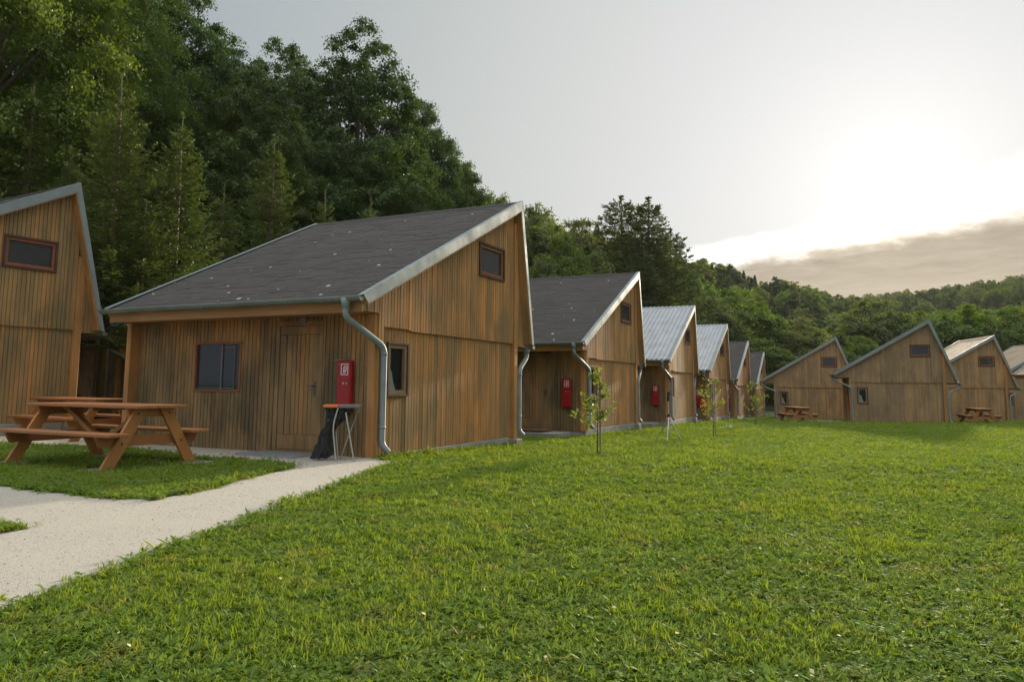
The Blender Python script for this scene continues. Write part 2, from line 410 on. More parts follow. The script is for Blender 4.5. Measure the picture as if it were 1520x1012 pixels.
def build_ground():
    xs = np.unique(np.concatenate([np.arange(-14, 40, 1.5), np.linspace(-60, 80, 57), np.linspace(-400, 500, 61)]))
    ys = np.unique(np.concatenate([np.arange(-8, 62, 1.5), np.linspace(60, 200, 57), np.linspace(200, 700, 51), np.linspace(-200, -8, 14)]))
    X, Y = np.meshgrid(xs, ys); Z = gz(X, Y); nx, ny = len(xs), len(ys)
    v = np.c_[X.ravel(), Y.ravel(), Z.ravel()]
    f = [(j * nx + i, j * nx + i + 1, (j + 1) * nx + i + 1, (j + 1) * nx + i) for j in range(ny - 1) for i in range(nx - 1)]
    me = bpy.data.meshes.new('ground'); me.from_pydata(v.tolist(), [], f); me.update(); me.materials.append(M['ground'])
    me.polygons.foreach_set('use_smooth', [True] * len(f))
    o = bpy.data.objects.new('ground', me); col.objects.link(o); o['kind'] = 'structure'
build_ground()
def wiggle(poly, step=.25, amp=.03, seed=1):
    r = np.random.default_rng(seed); out = []
    n = len(poly)
    for i in range(n):
        a, b = np.array(poly[i], float), np.array(poly[(i + 1) % n], float); L = np.linalg.norm(b - a); k = max(1, int(L / step))
        nr = np.array([-(b - a)[1], (b - a)[0]]) / (L + 1e-9)
        for j in range(k): out.append(a + (b - a) * j / k + nr * r.normal(0, amp) * (1 if j else .3))
    return out
def flat_sheet(name, poly, z, mat):
    me = bpy.data.meshes.new(name)
    me.from_pydata([(p[0], p[1], z) for p in poly], [], [tuple(range(len(poly)))]); me.update(); me.materials.append(M[mat])
    o = bpy.data.objects.new(name, me); col.objects.link(o); o['kind'] = 'structure'; return o
PATH = wiggle([(-3.1, -2), (-2.72, 2.0), (-2.51, 3.88), (-2.36, 5.2), (-2.28, 5.7), (-2.1, 7.15), (-1.92, 8.6), (-1.63, 11.0), (-1.95, 11.45), (-2.1, 11.9), (-7.4, 14.6), (-9.5, 16.9), (-16, 14), (-16, -2)], .22, .03, 3)
ISLAND = wiggle([(-2.94, 10.5), (-3.1, 9.1), (-3.28, 7.9), (-3.42, 7.38), (-4.2, 7.62), (-5.52, 8.31), (-7, 9.1), (-9.5, 10.6), (-9.3, 13.6), (-6.6, 13.0), (-4.72, 11.45), (-4.04, 11.22)], .2, .03, 4)
TUFT_BED = wiggle([(-3.72, 5.95), (-3.95, 6.12), (-4.6, 6.3), (-6, 6.7), (-6, 5.2), (-4.6, 5.4), (-3.95, 5.6)], .15, .03, 5)
flat_sheet('gravel_path', PATH, .006, 'gravel')
flat_sheet('lawn_bed', ISLAND, .011, 'ground'); flat_sheet('lawn_bed', TUFT_BED, .011, 'ground')
def inpoly(x, y, poly):
    x = np.asarray(x); y = np.asarray(y); c = np.zeros(x.shape, bool); n = len(poly)
    for i in range(n):
        x0, y0 = poly[i]; x1, y1 = poly[(i + 1) % n]
        cond = ((y0 > y) != (y1 > y)) & (x < (x1 - x0) * (y - y0) / (y1 - y0 + 1e-12) + x0)
        c ^= cond
    return c

# ------------------------------------------------------------------ cabins
ROW = dict(W=4.96, L=5.46, led=2.0, et=-.6, ez=2.43, at=4.89, az=5.07, o=.22, ol=.08, st=5.5, sz=2.0, rk=.145)
ZERO = dict(ROW, led=2.05, at=4.6, az=5.3, st=5.38, sz=2.05, ez=2.5, o=.25)
FAR = dict(W=4.5, L=5.46, led=2.1, et=-.8, ez=2.57, at=3.87, az=5.35, o=.22, ol=.08, st=5.08, sz=2.15, rk=.13)
TH_ = .13
GAP = .0075
def roofz(m, x):
    if x <= m['at']: return m['ez'] + (m['az'] - m['ez']) * (x - m['et']) / (m['at'] - m['et'])
    return m['az'] + (m['sz'] - m['az']) * (x - m['at']) / (m['st'] - m['at'])
def board_run(mb, P, s0, s1, zlo, zhi, holes=(), bw=.088, t=.018, breaks=(), seed=0):
    """vertical boards along s; P(s, d, z) -> local point (d outward); zlo, zhi functions of s; holes (a, b, z0, z1)"""
    r = random.Random(seed)
    ed = [s0]
    while ed[-1] < s1 - bw * .6: ed.append(min(s1, ed[-1] + bw * r.uniform(.9, 1.1)))
    ed[-1] = s1
    br = sorted({*ed, *[b for b in breaks if s0 < b < s1], *[h[i] for h in holes for i in (0, 1) if s0 < h[i] < s1]})
    for a, b in zip(br[:-1], br[1:]):
        if b - a < .004: continue
        tt = t + r.uniform(-.003, .003); c = min(GAP, (b - a) * .2); mid = (a + b) / 2
        segs = [(None, None)]
        lo_hi = []
        cur = None
        hs = sorted([h for h in holes if h[0] - 1e-6 <= mid <= h[1] + 1e-6], key=lambda h: h[2])
        for h in hs: lo_hi.append((cur, h[2])); cur = h[3]
        lo_hi.append((cur, None))
        for lo, hi in lo_hi:
            la, lb = (zlo(a), zlo(b)) if lo is None else (lo, lo); ha, hb = (zhi(a), zhi(b)) if hi is None else (hi, hi)
            if ha - la < .01 and hb - lb < .01: continue
            ha = max(ha, la + .002); hb = max(hb, lb + .002)
            L = lambda s: la + (lb - la) * (s - a) / (b - a)
            H = lambda s: ha + (hb - ha) * (s - a) / (b - a)
            prof = [(a, -.014), (a + c * .55, -.010), (a + c * .7, tt - .003), (a + c, tt), (b - c, tt), (b - c * .7, tt - .003), (b - c * .55, -.010), (b, -.014)]
            vs = [P(s, d, L(s)) for s, d in prof] + [P(s, d, H(s)) for s, d in prof]
            n = len(prof)
            mb.add(vs, [(i, (i + 1) % n, n + (i + 1) % n, n + i) for i in range(n)] + [tuple(range(n))[::-1], tuple(range(n, 2 * n))])
def frame(mb, P, a, b, z0, z1, w, d0, d1):
    for (s0, s1, q0, q1) in ((a, b, z1 - w, z1), (a, b, z0, z0 + w), (a, a + w, z0 + w, z1 - w), (b - w, b, z0 + w, z1 - w)):
        p, q = P(s0, d0, q0), P(s1, d1, q1); mb.cbox(p, q, .004)
def window(root, P, a, b, z0, z1, outer, inner, pane_mat='glass', mull=None, wo=.045, wi=.05, proud=.05, curtain=False, seed=0):
    mb = MB(); frame(mb, P, a - .02, b + .02, z0 - .02, z1 + .02, wo, -.02, proud)
    fr = mb.build('window', outer, root)
    if inner:
        mb = MB(); frame(mb, P, a - .02 + wo, b + .02 - wo, z0 - .02 + wo, z1 + .02 - wo, wi, -.03, proud - .025); mb.build('sash', inner, fr)
    e = wo - .02 + (wi if inner else 0)
    mb = MB(); mb.add([P(a + e - .005, -.012, z0 + e - .005), P(b - e + .005, -.012, z0 + e - .005), P(b - e + .005, -.012, z1 - e + .005), P(a + e - .005, -.012, z1 - e + .005)], [(0, 1, 2, 3)])
    mb.f[0] = mb.f[0][::-1] if P(0, 1, 0)[0] < -.5 else mb.f[0]; mb.build('pane', pane_mat, fr)
    if mull:
        mb = MB(); s = a + (b - a) * mull
        p, q = P(s - .012, -.02, z0 + e), P(s + .012, .012, z1 - e); mb.box(p, q)
        for (u0, u1, q0, q1) in ((a + e + .12, a + e + .13, z0 + e + .02, z1 - e - .05), (a + e + .12, s - .012, z1 - e - .06, z1 - e - .05), (a + e + .12, b - e, z0 + e + .015, z0 + e + .025)):
            mb.box(P(u0, -.008, q0), P(u1, .004, q1))
        mb.build('mullion', 'grey_plastic', fr)
    if curtain:
        mb = MB(); pts = [(a + e - .01, z0 + e - .01), (a + e + .42 * (b - a), z0 + e + .0), (a + e + .30 * (b - a), z0 + e + .16 * (z1 - z0)), (a + e + .12, z0 + e + .36 * (z1 - z0)), (a + e - .01, z0 + e + .50 * (z1 - z0))]
        mb.prism([P(s, -.018, z) for s, z in pts], tuple(np.array(P(0, -.008, 0)) - np.array(P(0, 0, 0)))); mb.build('curtain', 'curtain', fr)
    return fr
def metal_sheet(m):
    """ribbed roof sheet down the low slope"""
    mb = MB(); y0, y1 = -m['o'], m['L'] + m['ol']; n = int((y1 - y0) / .19); w = (y1 - y0) / n
    prof = []
    for i in range(n):
        a = y0 + i * w; prof += [(a, .0), (a + w * .55, .0), (a + w * .65, .035), (a + w * .9, .035)]
    prof.append((y1, 0.))
    xa, xb = m['et'] - .02, m['at'] + .01; za, zb = roofz(m, m['et']) + .004, m['az'] + .012
    vs = []
    for (y, h) in prof: vs += [(xa, y, za + h), (xb, y, zb + h)]
    mb.add(vs, [(2 * i, 2 * i + 1, 2 * i + 3, 2 * i + 2) for i in range(len(prof) - 1)])
    return mb
def build_cabin(m, gable='gable_wood', front='front_wood', roofing='shingle', front_holes=True, seed=0):
    root = empty('cabin', (0, 0, 0))
    W, L = m['W'], m['L']
    PG = lambda s, d, z: (s, -d, z)                  # near gable, outward -y
    PF = lambda s, d, z: (-d, s, z)                  # eave wall, outward -x
    PB = lambda s, d, z: (s, L + d, z)               # far gable
    PW = lambda s, d, z: (W + d, s, z)               # wall under the steep roof
    und = lambda s: roofz(m, s) - .07
    lw = (.29, .85, .95, 1.78); uw = (3.26, 4.33, 3.28, 3.93)
    if m is FAR: lw = (.36, .84, 1.0, 1.83); uw = (2.95, 3.86, 3.46, 4.06)
    zb = .04
    mb = MB(); board_run(mb, PG, .14, W - .14, lambda s: zb, lambda s: m['led'] + .08, [lw], breaks=(), seed=seed + 1)
    mb.build('lower_wall', gable, root)
    PU = lambda s, d, z: (s, -.045 - d, z)
    mb = MB()
    board_run(mb, PU, .14, W - .14, lambda s: m['led'] + (.0 if s > .9 else .025), und, [uw], breaks=(m['at'],), seed=seed + 2)
    board_run(mb, PU, 0, .14, lambda s: .03, und, seed=seed + 3, bw=.07)
    board_run(mb, PU, m['et'] + .03, 0, lambda s: m['ez'] - .2, und, seed=seed + 4)
    board_run(mb, PU, W, m['st'] - .03, lambda s: m['sz'] - .05, und, breaks=(m['at'],), seed=seed + 5)
    mb.build('gable_wall', gable, root)
    mb = MB(); mb.cbox((W - .14, -.10, .0), (W + .02, .0, min(und(W), 4.9) - .03), .01); mb.build('corner_post', 'post_wood', root)
    mb = MB(); mb.cbox((W - .2, -.2, -.55), (W + .08, .06, -.003), .015); mb.build('post_base', 'concrete', root)
    mb = MB()
    for a, b in ((.0, 1.6), (1.604, 3.3), (3.304, W - .205)): mb.cbox((a, -.03, -1.2), (b, L + .0 if a == 0 else .3, zb - .006), .012)
    mb.build('plinth', 'concrete', root)
    # eave wall
    dh = (1.06, 1.96, .02, 2.1); wh = (2.79, 3.87, .99, 1.82)
    mb = MB(); board_run(mb, PF, .1, L - .1, lambda s: .0, lambda s: m['ez'] - .02, [dh, wh] if front_holes else [], seed=seed + 6)
    mb.build('front_wall', front, root)
    mb = MB(); mb.cbox((-.05, -.03, .0), (.012, .1, m['ez'] - .21), .006); mb.build('corner_post', 'post_wood', root)
    mb = MB(); mb.cbox((-.2, L - .1, .0), (.0, L + .02, m['ez'] - .21), .008); mb.build('corner_post', 'post_wood', root)
    if front_holes:
        # door
        mb = MB(); frame(mb, PF, dh[0] - .05, dh[1] + .04, dh[2] - .04, dh[3] + .05, .075, -.02, .026)
        door = mb.build('door', 'door_wood', root)
        mb = MB(); a, b = dh[0] + .03, dh[1] - .04
        for (s0, s1, z0, z1) in ((a, b, 1.93, 2.07), (a, b, .06, .30), (a, a + .13, .305, 1.925), (b - .13, b, .305, 1.925)): mb.cbox(PF(s0, -.015, z0), PF(s1, .012, z1), .005)
        board_run(mb, lambda s, d, z: (.012 - d, s, z), a + .134, b - .134, lambda s: .305, lambda s: 1.925, bw=.085, t=.012, seed=seed + 7)
        mb.build('door_leaf', 'door_wood', door)
        mb = MB(); mb.cbox(PF(a + .045, .012, .93), PF(a + .09, .018, 1.16), .002); mb.tube([PF(a + .068, .018, 1.09), PF(a + .068, .06, 1.09)], .009, 8); mb.tube([PF(a + .06, .06, 1.09), PF(a + .185, .058, 1.085)], .009, 8)
        mb.tube([PF(a + .068, .016, .985), PF(a + .068, .026, .985)], .014, 8)
        mb.build('door_handle', 'plate_metal', door)
        mb = MB(); mb.cbox(PF(dh[0] - .07, -.02, -.03), PF(dh[1] + .08, .09, .015), .006); mb.build('threshold', 'warm_wood', door)
        window(root, PF, *wh, 'trim_wood', None, 'netted_glass', mull=.42, wo=.045, proud=.035)
        mb = MB(); c = np.array(PF(1.42, 0, 2.165)); mb.tube([c + np.array((-.015, 0, 0)), c + np.array((-.05, 0, 0)), c + np.array((-.065, 0, 0))], [.065, .06, .035], 14); mb.build('wall_lamp', 'grey_plastic', root)
    # lower and upper gable windows
    window(root, PG, *lw, 'dark_trim', 'sill_wood', 'glass', curtain=True, wo=.04, wi=.06, proud=.065)
    window(root, PU, *uw, 'dark_trim', 'trim_wood', 'netted_glass', wo=.05, wi=.06, proud=.05)
    # far gable, back wall, floor (closed room)
    mb = MB(); board_run(mb, PB, 0, W, lambda s: .0, und, breaks=(m['at'],), bw=.2, seed=seed + 8)
    board_run(mb, PB, m['et'] + .03, 0, lambda s: m['ez'] - .2, und, bw=.2); board_run(mb, PB, W, m['st'] - .03, lambda s: m['sz'] - .05, und, bw=.2, breaks=(m['at'],))
    mb.build('rear_gable_wall', gable, root)
    mb = MB(); board_run(mb, PW, .02, L - .02, lambda s: .0, lambda s: und(W) - .05, bw=.2, seed=seed + 9); mb.build('back_wall', front, root)
    # roof slabs
    y0, y1 = -m['o'], L + m['ol']
    e, a, s_ = np.array((m['et'], m['ez'])), np.array((m['at'], m['az'])), np.array((m['st'], m['sz']))
    n1 = np.array((-(a - e)[1], (a - e)[0])); n1 /= np.linalg.norm(n1)
    mb = MB(); q = [e, a, a - np.array((0, TH_ * 1.15)), e - n1 * TH_]
    p3 = [(x, y0, z) for x, z in q]
    mb.prism(p3, (0, y1 - y0, 0)); mb.mi = [1, 1, 1, 0, 1, 0] if False else mb.mi
    fm = []
    for f in mb.f:
        zs = [mb.v[i] for i in f]; top = all(any(abs(v[0] - c[0]) < 1e-6 and abs(v[2] - c[1]) < 1e-6 for c in (e, a)) for v in zs); fm.append(0 if top else 1)
    mb.mi = fm; sl = np.linalg.norm(a - e)
    roof = mb.build('roof', [roofing, 'warm_wood'], root, uvs=lambda v: (v[1], math.hypot(v[0] - e[0], v[2] - e[1])))
    mb = MB(); q = [a, s_, s_ - np.array((.12, -.02)), a - np.array((.05, TH_ * 1.15))]
    mb.prism([(x, y0, z) for x, z in q], (0, y1 - y0, 0)); fm = []
    for f in mb.f:
        top = all(any(abs(mb.v[i][0] - c[0]) < 1e-6 and abs(mb.v[i][2] - c[1]) < 1e-6 for c in (a, s_)) for i in f); fm.append(0 if top else 1)
    mb.mi = fm
    mb.build('steep_roof', [roofing, 'gable_wood'], root, uvs=lambda v: (v[1], math.hypot(v[0] - a[0], v[2] - a[1])))
    # shingle courses as thin real steps along the low slope
    if roofing != 'roof_metal':
        mb = MB(); cnt = int(sl / .145); d = (a - e) / sl; r_ = random.Random(seed + 33)
        for i in range(cnt):
            y = y0 + .012 - r_.uniform(0, .3)
            while y < y1 - .03:
                w_ = r_.choice((.17, .33, .33, .5)); ya, yb = max(y, y0 + .012), min(y + w_ - .006, y1 - .012); y += w_
                if yb - ya < .03 or r_.random() < .3: continue
                h_ = r_.uniform(.003, .006)
                u0 = e + d * (i * sl / cnt - .008) + n1 * h_; u1 = e + d * ((i + .97) * sl / cnt) + n1 * .003; u2 = e + d * (i * sl / cnt - .004) + n1 * .001
                mb.prism([(p[0], ya, p[1]) for p in (u0, u1, u2)], (0, yb - ya, 0))
        mb.build('shingle_course', roofing, roof, uvs=lambda v: (v[1], math.hypot(v[0] - e[0], v[2] - e[1])))
    else:
        metal_sheet(m).build('roof_sheet', 'roof_metal', roof)
    # rake flashing on both gables
    rk = m['rk']
    for yy, dy, nm in ((y0, -.014, 'rake_trim'), (y1, .014, 'rake_trim')):
        mb = MB()
        top = [e + n1 * .025 + np.array((-.03, 0)), a + np.array((.03, .05)), s_ + np.array((.045, -.02))]
        low = [e - n1 * (rk - .03) + np.array((.04, 0)), a + np.array((-.035, -rk * 1.35)), s_ + np.array((-.05, .01))]
        for i in (0, 1):
            mb.prism([(p[0], yy + dy, p[1]) for p in (top[i], top[i + 1], low[i + 1], low[i])], (0, -dy * .95, 0))
            mb.prism([(p[0], yy, p[1]) for p in (top[i], top[i + 1], top[i + 1] - np.array((.004, .016)), top[i] - np.array((.004, .016)))], (0, -dy * 6, 0))
            dn = np.array((0, -.028)) if i == 0 else np.array((-.03, 0))
            w = [low[i], low[i + 1]]
            mb.prism([(p[0], yy + dy * .4, p[1]) for p in (w[0], w[1], w[1] + dn, w[0] + dn)], (0, -dy * 1.6, 0), 1)
        mb.build(nm, ['zinc', 'sill_wood'], root)
    mb = MB(); mb.prism([(p[0], y0 + .09, p[1]) for p in (a + np.array((-.14, -.055)), a + np.array((.0, .028)), a + np.array((.05, -.12)), a + np.array((.02, -.02)))], (0, y1 - y0 - .18, 0)); mb.build('ridge_cap', 'zinc' if roofing == 'roof_metal' else roofing, roof)
    # eave: fascia, soffit, gutter
    mb = MB(); mb.cbox((m['et'] + .03, y0 + .06, m['ez'] - .235), (m['et'] + .06, y1 - .06, m['ez'] - .075), .004); mb.build('fascia_board', 'warm_wood', root)
    mb = MB(); mb.box((m['et'] + .062, -.02, m['ez'] - .215), (-.03, L, m['ez'] - .2)); mb.build('soffit', 'warm_wood', root)
    def gutter(x, z, ya, yb):
        mb = MB(); r = .068; an = np.linspace(math.pi, 2 * math.pi, 9)
        prof = [(x + r * math.cos(t), z + r * math.sin(t)) for t in an] + [(x + (r - .006) * math.cos(t), z + (r - .006) * math.sin(t)) for t in an[::-1]]
        n = len(prof); vs = [(p[0], ya, p[1]) for p in prof] + [(p[0], yb, p[1]) for p in prof]
        mb.add(vs, [(i, (i + 1) % n, n + (i + 1) % n, n + i) for i in range(n)] + [tuple(range(n))[::-1], tuple(range(n, 2 * n))])
        for yc in (ya, yb - .004): mb.add([(x + r * math.cos(t), yc, z + r * math.sin(t)) for t in an], [tuple(range(9))])
        mb.tube([(x - r, ya, z), (x - r, yb, z)], .009, 8)
        for yc in np.arange(ya + .5, yb, .9): mb.tube([(x + (r + .004) * math.cos(t), yc, z + (r + .004) * math.sin(t)) for t in an], .007, 6)
        return mb.build('gutter', 'gutter_zinc', root)
    gutter(m['et'] - .075, m['ez'] - .02, y0 - .01, y1 + .03)
    gutter(m['st'] + .06, m['sz'] - .03, y0 - .0, y1)
    def pipe(pts, r=.05):
        mb = MB(); p = bezier_path(pts, 7); mb.tube(p, r, 14, cap=False); end = p[-1]; mb.tube([p[-2], p[-1]], r - .006, 14, cap=False)
        for z in (pts[2][2] - .12, .45): mb.tube([(pts[2][0], pts[2][1], z), (pts[2][0], pts[2][1], z + .03)], r + .007, 14)
        mb.tube([(pts[0][0], pts[0][1], pts[0][2] + .1), (pts[0][0], pts[0][1], pts[0][2] + .03), (pts[0][0], pts[0][1], pts[0][2] - .06)], [.085, .07, r + .004], 14)
        for z in (pts[2][2] - .11,): mb.box((pts[2][0] - .01, pts[2][1], z), (pts[2][0] + .01, -.03, z + .012))
        mb.build('downpipe', 'zinc', root, smooth=True)
    zt = m['ez'] - .13
    pipe([(m['et'] - .075, .06, zt), (m['et'] - .075, .06, zt - .18), (.08, -.115, zt - .6), (.08, -.115, .2), (.13, -.21, .08)])
    zt = m['sz'] - .13
    if m is not ZERO: pipe([(m['st'] + .06, -.04, zt), (m['st'] + .06, -.04, zt - .14), (W + .1, -.1, zt - .42), (W + .1, -.1, .16), (W + .19, -.16, .06)])
    return root
def place(root, x, y, z, rz, label, group='wooden holiday cabins'):
    root.location = (x, y, z); root.rotation_euler = (0, 0, rz); tag(root, label, 'cabin', group); return root
c1 = build_cabin(ROW, seed=10)
protos = {}
metal_cabin = build_cabin(ROW, roofing='roof_metal', seed=40)
POS = [(-2.131, 11.738, 0., 1.1192), (2.031, 20.989, -.134, 1.129), (6.245, 30.124, -.295, 1.15), (9.818, 37.692, -.526, 1.132), (14.292, 48.125, -.848, 1.14), (18.867, 58.48, -1.145, 1.144)]
place(c1, *POS[0], 'large near brown cabin with grey shingle roof and a bin stand by its door')
cabins = [c1]
for i, lab in ((1, 'second cabin of the left row, dark shingle roof, behind the nearest sapling'),
               (4, 'small dark roofed cabin just beyond the two cabins with light metal roofs'),
               (5, 'farthest and smallest dark roofed cabin at the end of the left row')):
    c = copy_tree(c1); place(c, *POS[i], lab); cabins.append(c)
place(metal_cabin, *POS[2], 'nearer and larger of the two cabins with light ribbed metal roofs, behind the tripod')
mc2 = copy_tree(metal_cabin); place(mc2, *POS[3], 'farther of the two cabins with light ribbed metal roofs, behind the middle sapling')
hid = copy_tree(c1); place(hid, -10.75, 20.7, .05, 1.13, 'dark shadowed cabin glimpsed in the gap behind the first picnic table')
zero = build_cabin(ZERO, 'left_wood', seed=70, front_holes=False); place(zero, -12.22, 12.58, .22, 1.052, 'cabin cut off by the left edge with a wide red framed window under its gable')
fb = build_cabin(FAR, 'grey_wood', 'grey_wood', 'tan_shingle', seed=100); place(fb, 18.13, 40.5, -.736, -.385, 'greyish brown gabled cabin, tallest of the far right group, pipes at both corners')
fa = copy_tree(fb); place(fa, 17.46, 50.21, -1.04, -.40, 'greyish brown cabin with picnic table in front, leftmost of the far right group')
fc = copy_tree(fb); place(fc, 26.43, 47.95, -.98, -.2, 'brown far cabin with pale tan roof and a picnic table against its wall')
fd = copy_tree(fb); place(fd, 33.9, 52.5, -1.05, -.12, 'pale roofed cabin half hidden at the right edge behind its neighbours')
fe = build_cabin(FAR, 'grey_wood', 'grey_wood', 'tan_shingle', seed=140); place(fe, 28.05, 33.8, -.75, .25, 'cabin at the right edge showing its low eave, post and concrete footing')
# slabs and steps in front of the doors
def slab(name, poly, z0, z1, label, cat, mat='concrete'):
    mb = MB(); mb.prism([(p[0], p[1], z0) for p in poly][::-1], (0, 0, z1 - z0)); o = mb.build(name, mat); tag(o, label, cat); return o
def cl(i, x, y):
    X, Y, Z, r = POS[i]; return (X + math.cos(r) * x - math.sin(r) * y, Y + math.sin(r) * x + math.cos(r) * y)
STEPLAB = {1: 'grey concrete slab under the dark mat at the second cabin', 2: 'pale concrete slab before the nearer metal roofed cabin', 3: 'pale concrete slab before the farther metal roofed cabin'}
for i in (1, 2, 3):
    slab('concrete_slab', [cl(i, -1.15, .35), cl(i, -.06, .35), cl(i, -.06, 3.2), cl(i, -1.15, 3.2)], POS[i][2] - .6, POS[i][2] - .02, STEPLAB[i], 'slab')
def far_slab(x0, x1, y0, y1, z, lab): slab('concrete_slab', [(x0, y0), (x1, y0), (x1, y1), (x0, y1)], z - .4, z, lab, 'slab')
far_slab(16.0, 17.9, 40.6, 41.8, -.70, 'pale concrete slab between the two leftmost far cabins')
far_slab(23.6, 25.6, 38.0, 39.0, -.69, 'pale strip of concrete beside the right edge cabin')
# door mats
mb = MB()
for i in range(26): mb.box((-.02 + 0, i * .045, 0), (.62, i * .045 + .012, .03))
for i in range(9): mb.box((i * .075, -.01, .0), (i * .075 + .012, 1.16, .026))
g = mb.build('door_grate', 'roof_metal'); g.location = (*cl(0, -.72, .95), .008); g.rotation_euler = (0, 0, POS[0][3]); tag(g, 'flat grey metal foot grate on the gravel before the near cabin door', 'foot grate')
mb = MB(); mb.cbox((-.95, .9, 0), (-.2, 2.2, .018), .006)
for i in range(14): mb.box((-.93, .93 + i * .09, .0), (-.22, .965 + i * .09, .024))
g = mb.build('door_mat', 'rubber'); g.location = (POS[1][0], POS[1][1], POS[1][2] - .018); g.rotation_euler = (0, 0, POS[1][3]); tag(g, 'black rubber mat on the slab at the second cabin door', 'door mat')

# red extinguisher boxes
def make_firebox():
    root = empty('fire_extinguisher_box', (0, 0, 0))
    mb = MB(); mb.cbox((-.1, .37, .69), (-.02, .65, 1.49), .008); mb.build('case', 'red', root)
    mb = MB(); mb.cbox((-.112, .385, .71), (-.1005, .635, 1.47), .005); d = mb.build('case_door', 'red', root)
    mb = MB(); y0, y1, z0, z1 = .42, .56, 1.265, 1.44
    for a, b in (((y0, z0), (y1, z0 + .011)), ((y0, z1 - .011), (y1, z1)), ((y0, z0 + .011), (y0 + .011, z1 - .011)), ((y1 - .011, z0 + .011), (y1, z1 - .011))): mb.box((-.1145, a[0], a[1]), (-.112, b[0], b[1]))
    yc, zc = .49, 1.35   # extinguisher with its hose
    body = [(yc + .018, zc - .055), (yc + .018, zc + .03), (yc + .008, zc + .045), (yc - .006, zc + .03), (yc - .006, zc - .055)]
    pts = body + [body[0]]
    mb.tube([(-.114, p[0], p[1]) for p in pts], .006, 6)
    hose = [(yc + .008, zc + .048), (yc - .022, zc + .055), (yc - .040, zc + .03), (yc - .034, zc - .005), (yc - .012, zc - .045)]
    mb.tube([(-.114, p[0], p[1]) for p in hose], .007, 6)
    mb.build('sign', 'white_paint', d)
    mb = MB(); mb.tube([(-.112, .44, 1.135), (-.124, .44, 1.135)], .014, 10); mb.tube([(-.112, .505, 1.135), (-.122, .505, 1.135)], .018, 10); mb.build('latch', 'steel', d)
    return root
fbx = make_firebox()
FBL = ['red extinguisher box above the folding stand on the near cabin wall', 'red extinguisher box beside the door of the second cabin', 'red extinguisher box on the nearer metal roofed cabin', 'red extinguisher box on the farther metal roofed cabin',
       'small red extinguisher box on the cabin beyond the metal roofs', 'tiny red extinguisher box on the last cabin of the left row', 'red extinguisher box seen edge on beside the pipe of the tallest far cabin']
for i in range(7):
    o = fbx if i == 0 else copy_tree(fbx)
    X, Y, Z, r = POS[i] if i < 6 else (18.13, 40.5, -.736, -.385)
    o.location = (X, Y, Z + (.0 if i == 0 else -.05)); o.rotation_euler = (0, 0, r); tag(o, FBL[i], 'extinguisher box', 'red extinguisher boxes on cabin walls')
mb = MB(); mb.cbox((-.02, -.09, -.01), (.10, .15, .002), .003); t_ = mb.build('wooden_shim', 'sill_wood'); t_.location = (*cl(0, -.1, .55), 1.503); t_.rotation_euler = (0, 0, POS[0][3]); tag(t_, 'thin pale wooden piece lying on top of the near red box', 'wood piece')
# small dark meter boxes on the metal roofed cabins
for i, lab in ((2, 'small black box on the wall of the nearer metal roofed cabin'), (3, 'small black box on the wall of the farther metal roofed cabin')):
    mb = MB(); mb.cbox((-.09, 1.15, 1.42), (-.02, 1.4, 1.75), .01); mb.cbox((-.11, 1.14, 1.75), (-.015, 1.41, 1.78), .006); o = mb.build('meter_box', 'dark_metal'); o.location = POS[i][:3]; o.rotation_euler = (0, 0, POS[i][3]); tag(o, lab, 'wall box', 'black boxes on cabin walls')

# ------------------------------------------------------------------ picnic tables
def make_table():
    """local x along the table, origin at the ground under its centre; near end = -x"""
    root = empty('picnic_table', (0, 0, 0)); Lh = 1.19
    for i, y in enumerate((-.306, -.153, 0, .153, .306)):
        mb = MB(); mb.cbox((-Lh, y - .0735, .757), (Lh, y + .0735, .8), .006); mb.build('tabletop_plank', 'table_wood', root)
    for sy in (-1, 1):
        for y in (.56, .71):
            mb = MB(); mb.cbox((-Lh, sy * y - .072, .407), (Lh, sy * y + .072, .45), .006); mb.build('bench_plank', 'table_wood', root)
    for sx in (-1, 1):
        x = sx * .99
        for sy in (-1, 1):
            mb = MB(); t = .045; b0, b1 = .64, .185; w = .165
            poly = [(x - t / 2, sy * (b0 - w * .55), .0), (x - t / 2, sy * (b0 + w * .55), .0), (x - t / 2, sy * (b1 + w * .55), .755), (x - t / 2, sy * (b1 - w * .55), .755)]
            mb.prism(poly if sy > 0 else poly[::-1], (t, 0, 0)); mb.build('leg', 'table_leg_wood', root)
        xi = x - sx * .048
        mb = MB()
        for sy in (-1, 1):
            for (yy, zz) in ((.455, .31), (.24, .69)): mb.tube([(x + sx * .022, sy * yy, zz), (x + sx * .03, sy * yy, zz)], .014, 8)
        mb.build('bolt_head', 'dark_metal', root)
        mb = MB()
        poly = [(xi - .022, -.79, .405), (xi - .022, .79, .405), (xi - .022, .72, .27), (xi - .022, -.72, .27)]; mb.prism(poly, (.044, 0, 0)); mb.build('bench_beam', 'table_wood', root)
        mb = MB(); poly = [(xi - .022, -.37, .755), (xi - .022, .37, .755), (xi - .022, .33, .64), (xi - .022, -.33, .64)]; mb.prism(poly, (.044, 0, 0)); mb.build('top_beam', 'table_wood', root)
        mb = MB(); poly = [(x * .93, -.045, .72), (x * .93, .045, .72), (x * .12, .045, .40), (x * .12, -.045, .40)]
        poly = [(x * .93, -.04, .755), (x * .93 - sx * .13, -.04, .755), (x * .1, -.04, .36), (x * .1 + sx * .02, -.04, .30)]; mb.prism(poly, (0, .08, 0)); mb.build('brace', 'table_leg_wood', root)
    mb = MB(); mb.cbox((-.2, -.33, .715), (-.11, .33, .755), .004); mb.build('top_beam', 'table_wood', root)
    return root
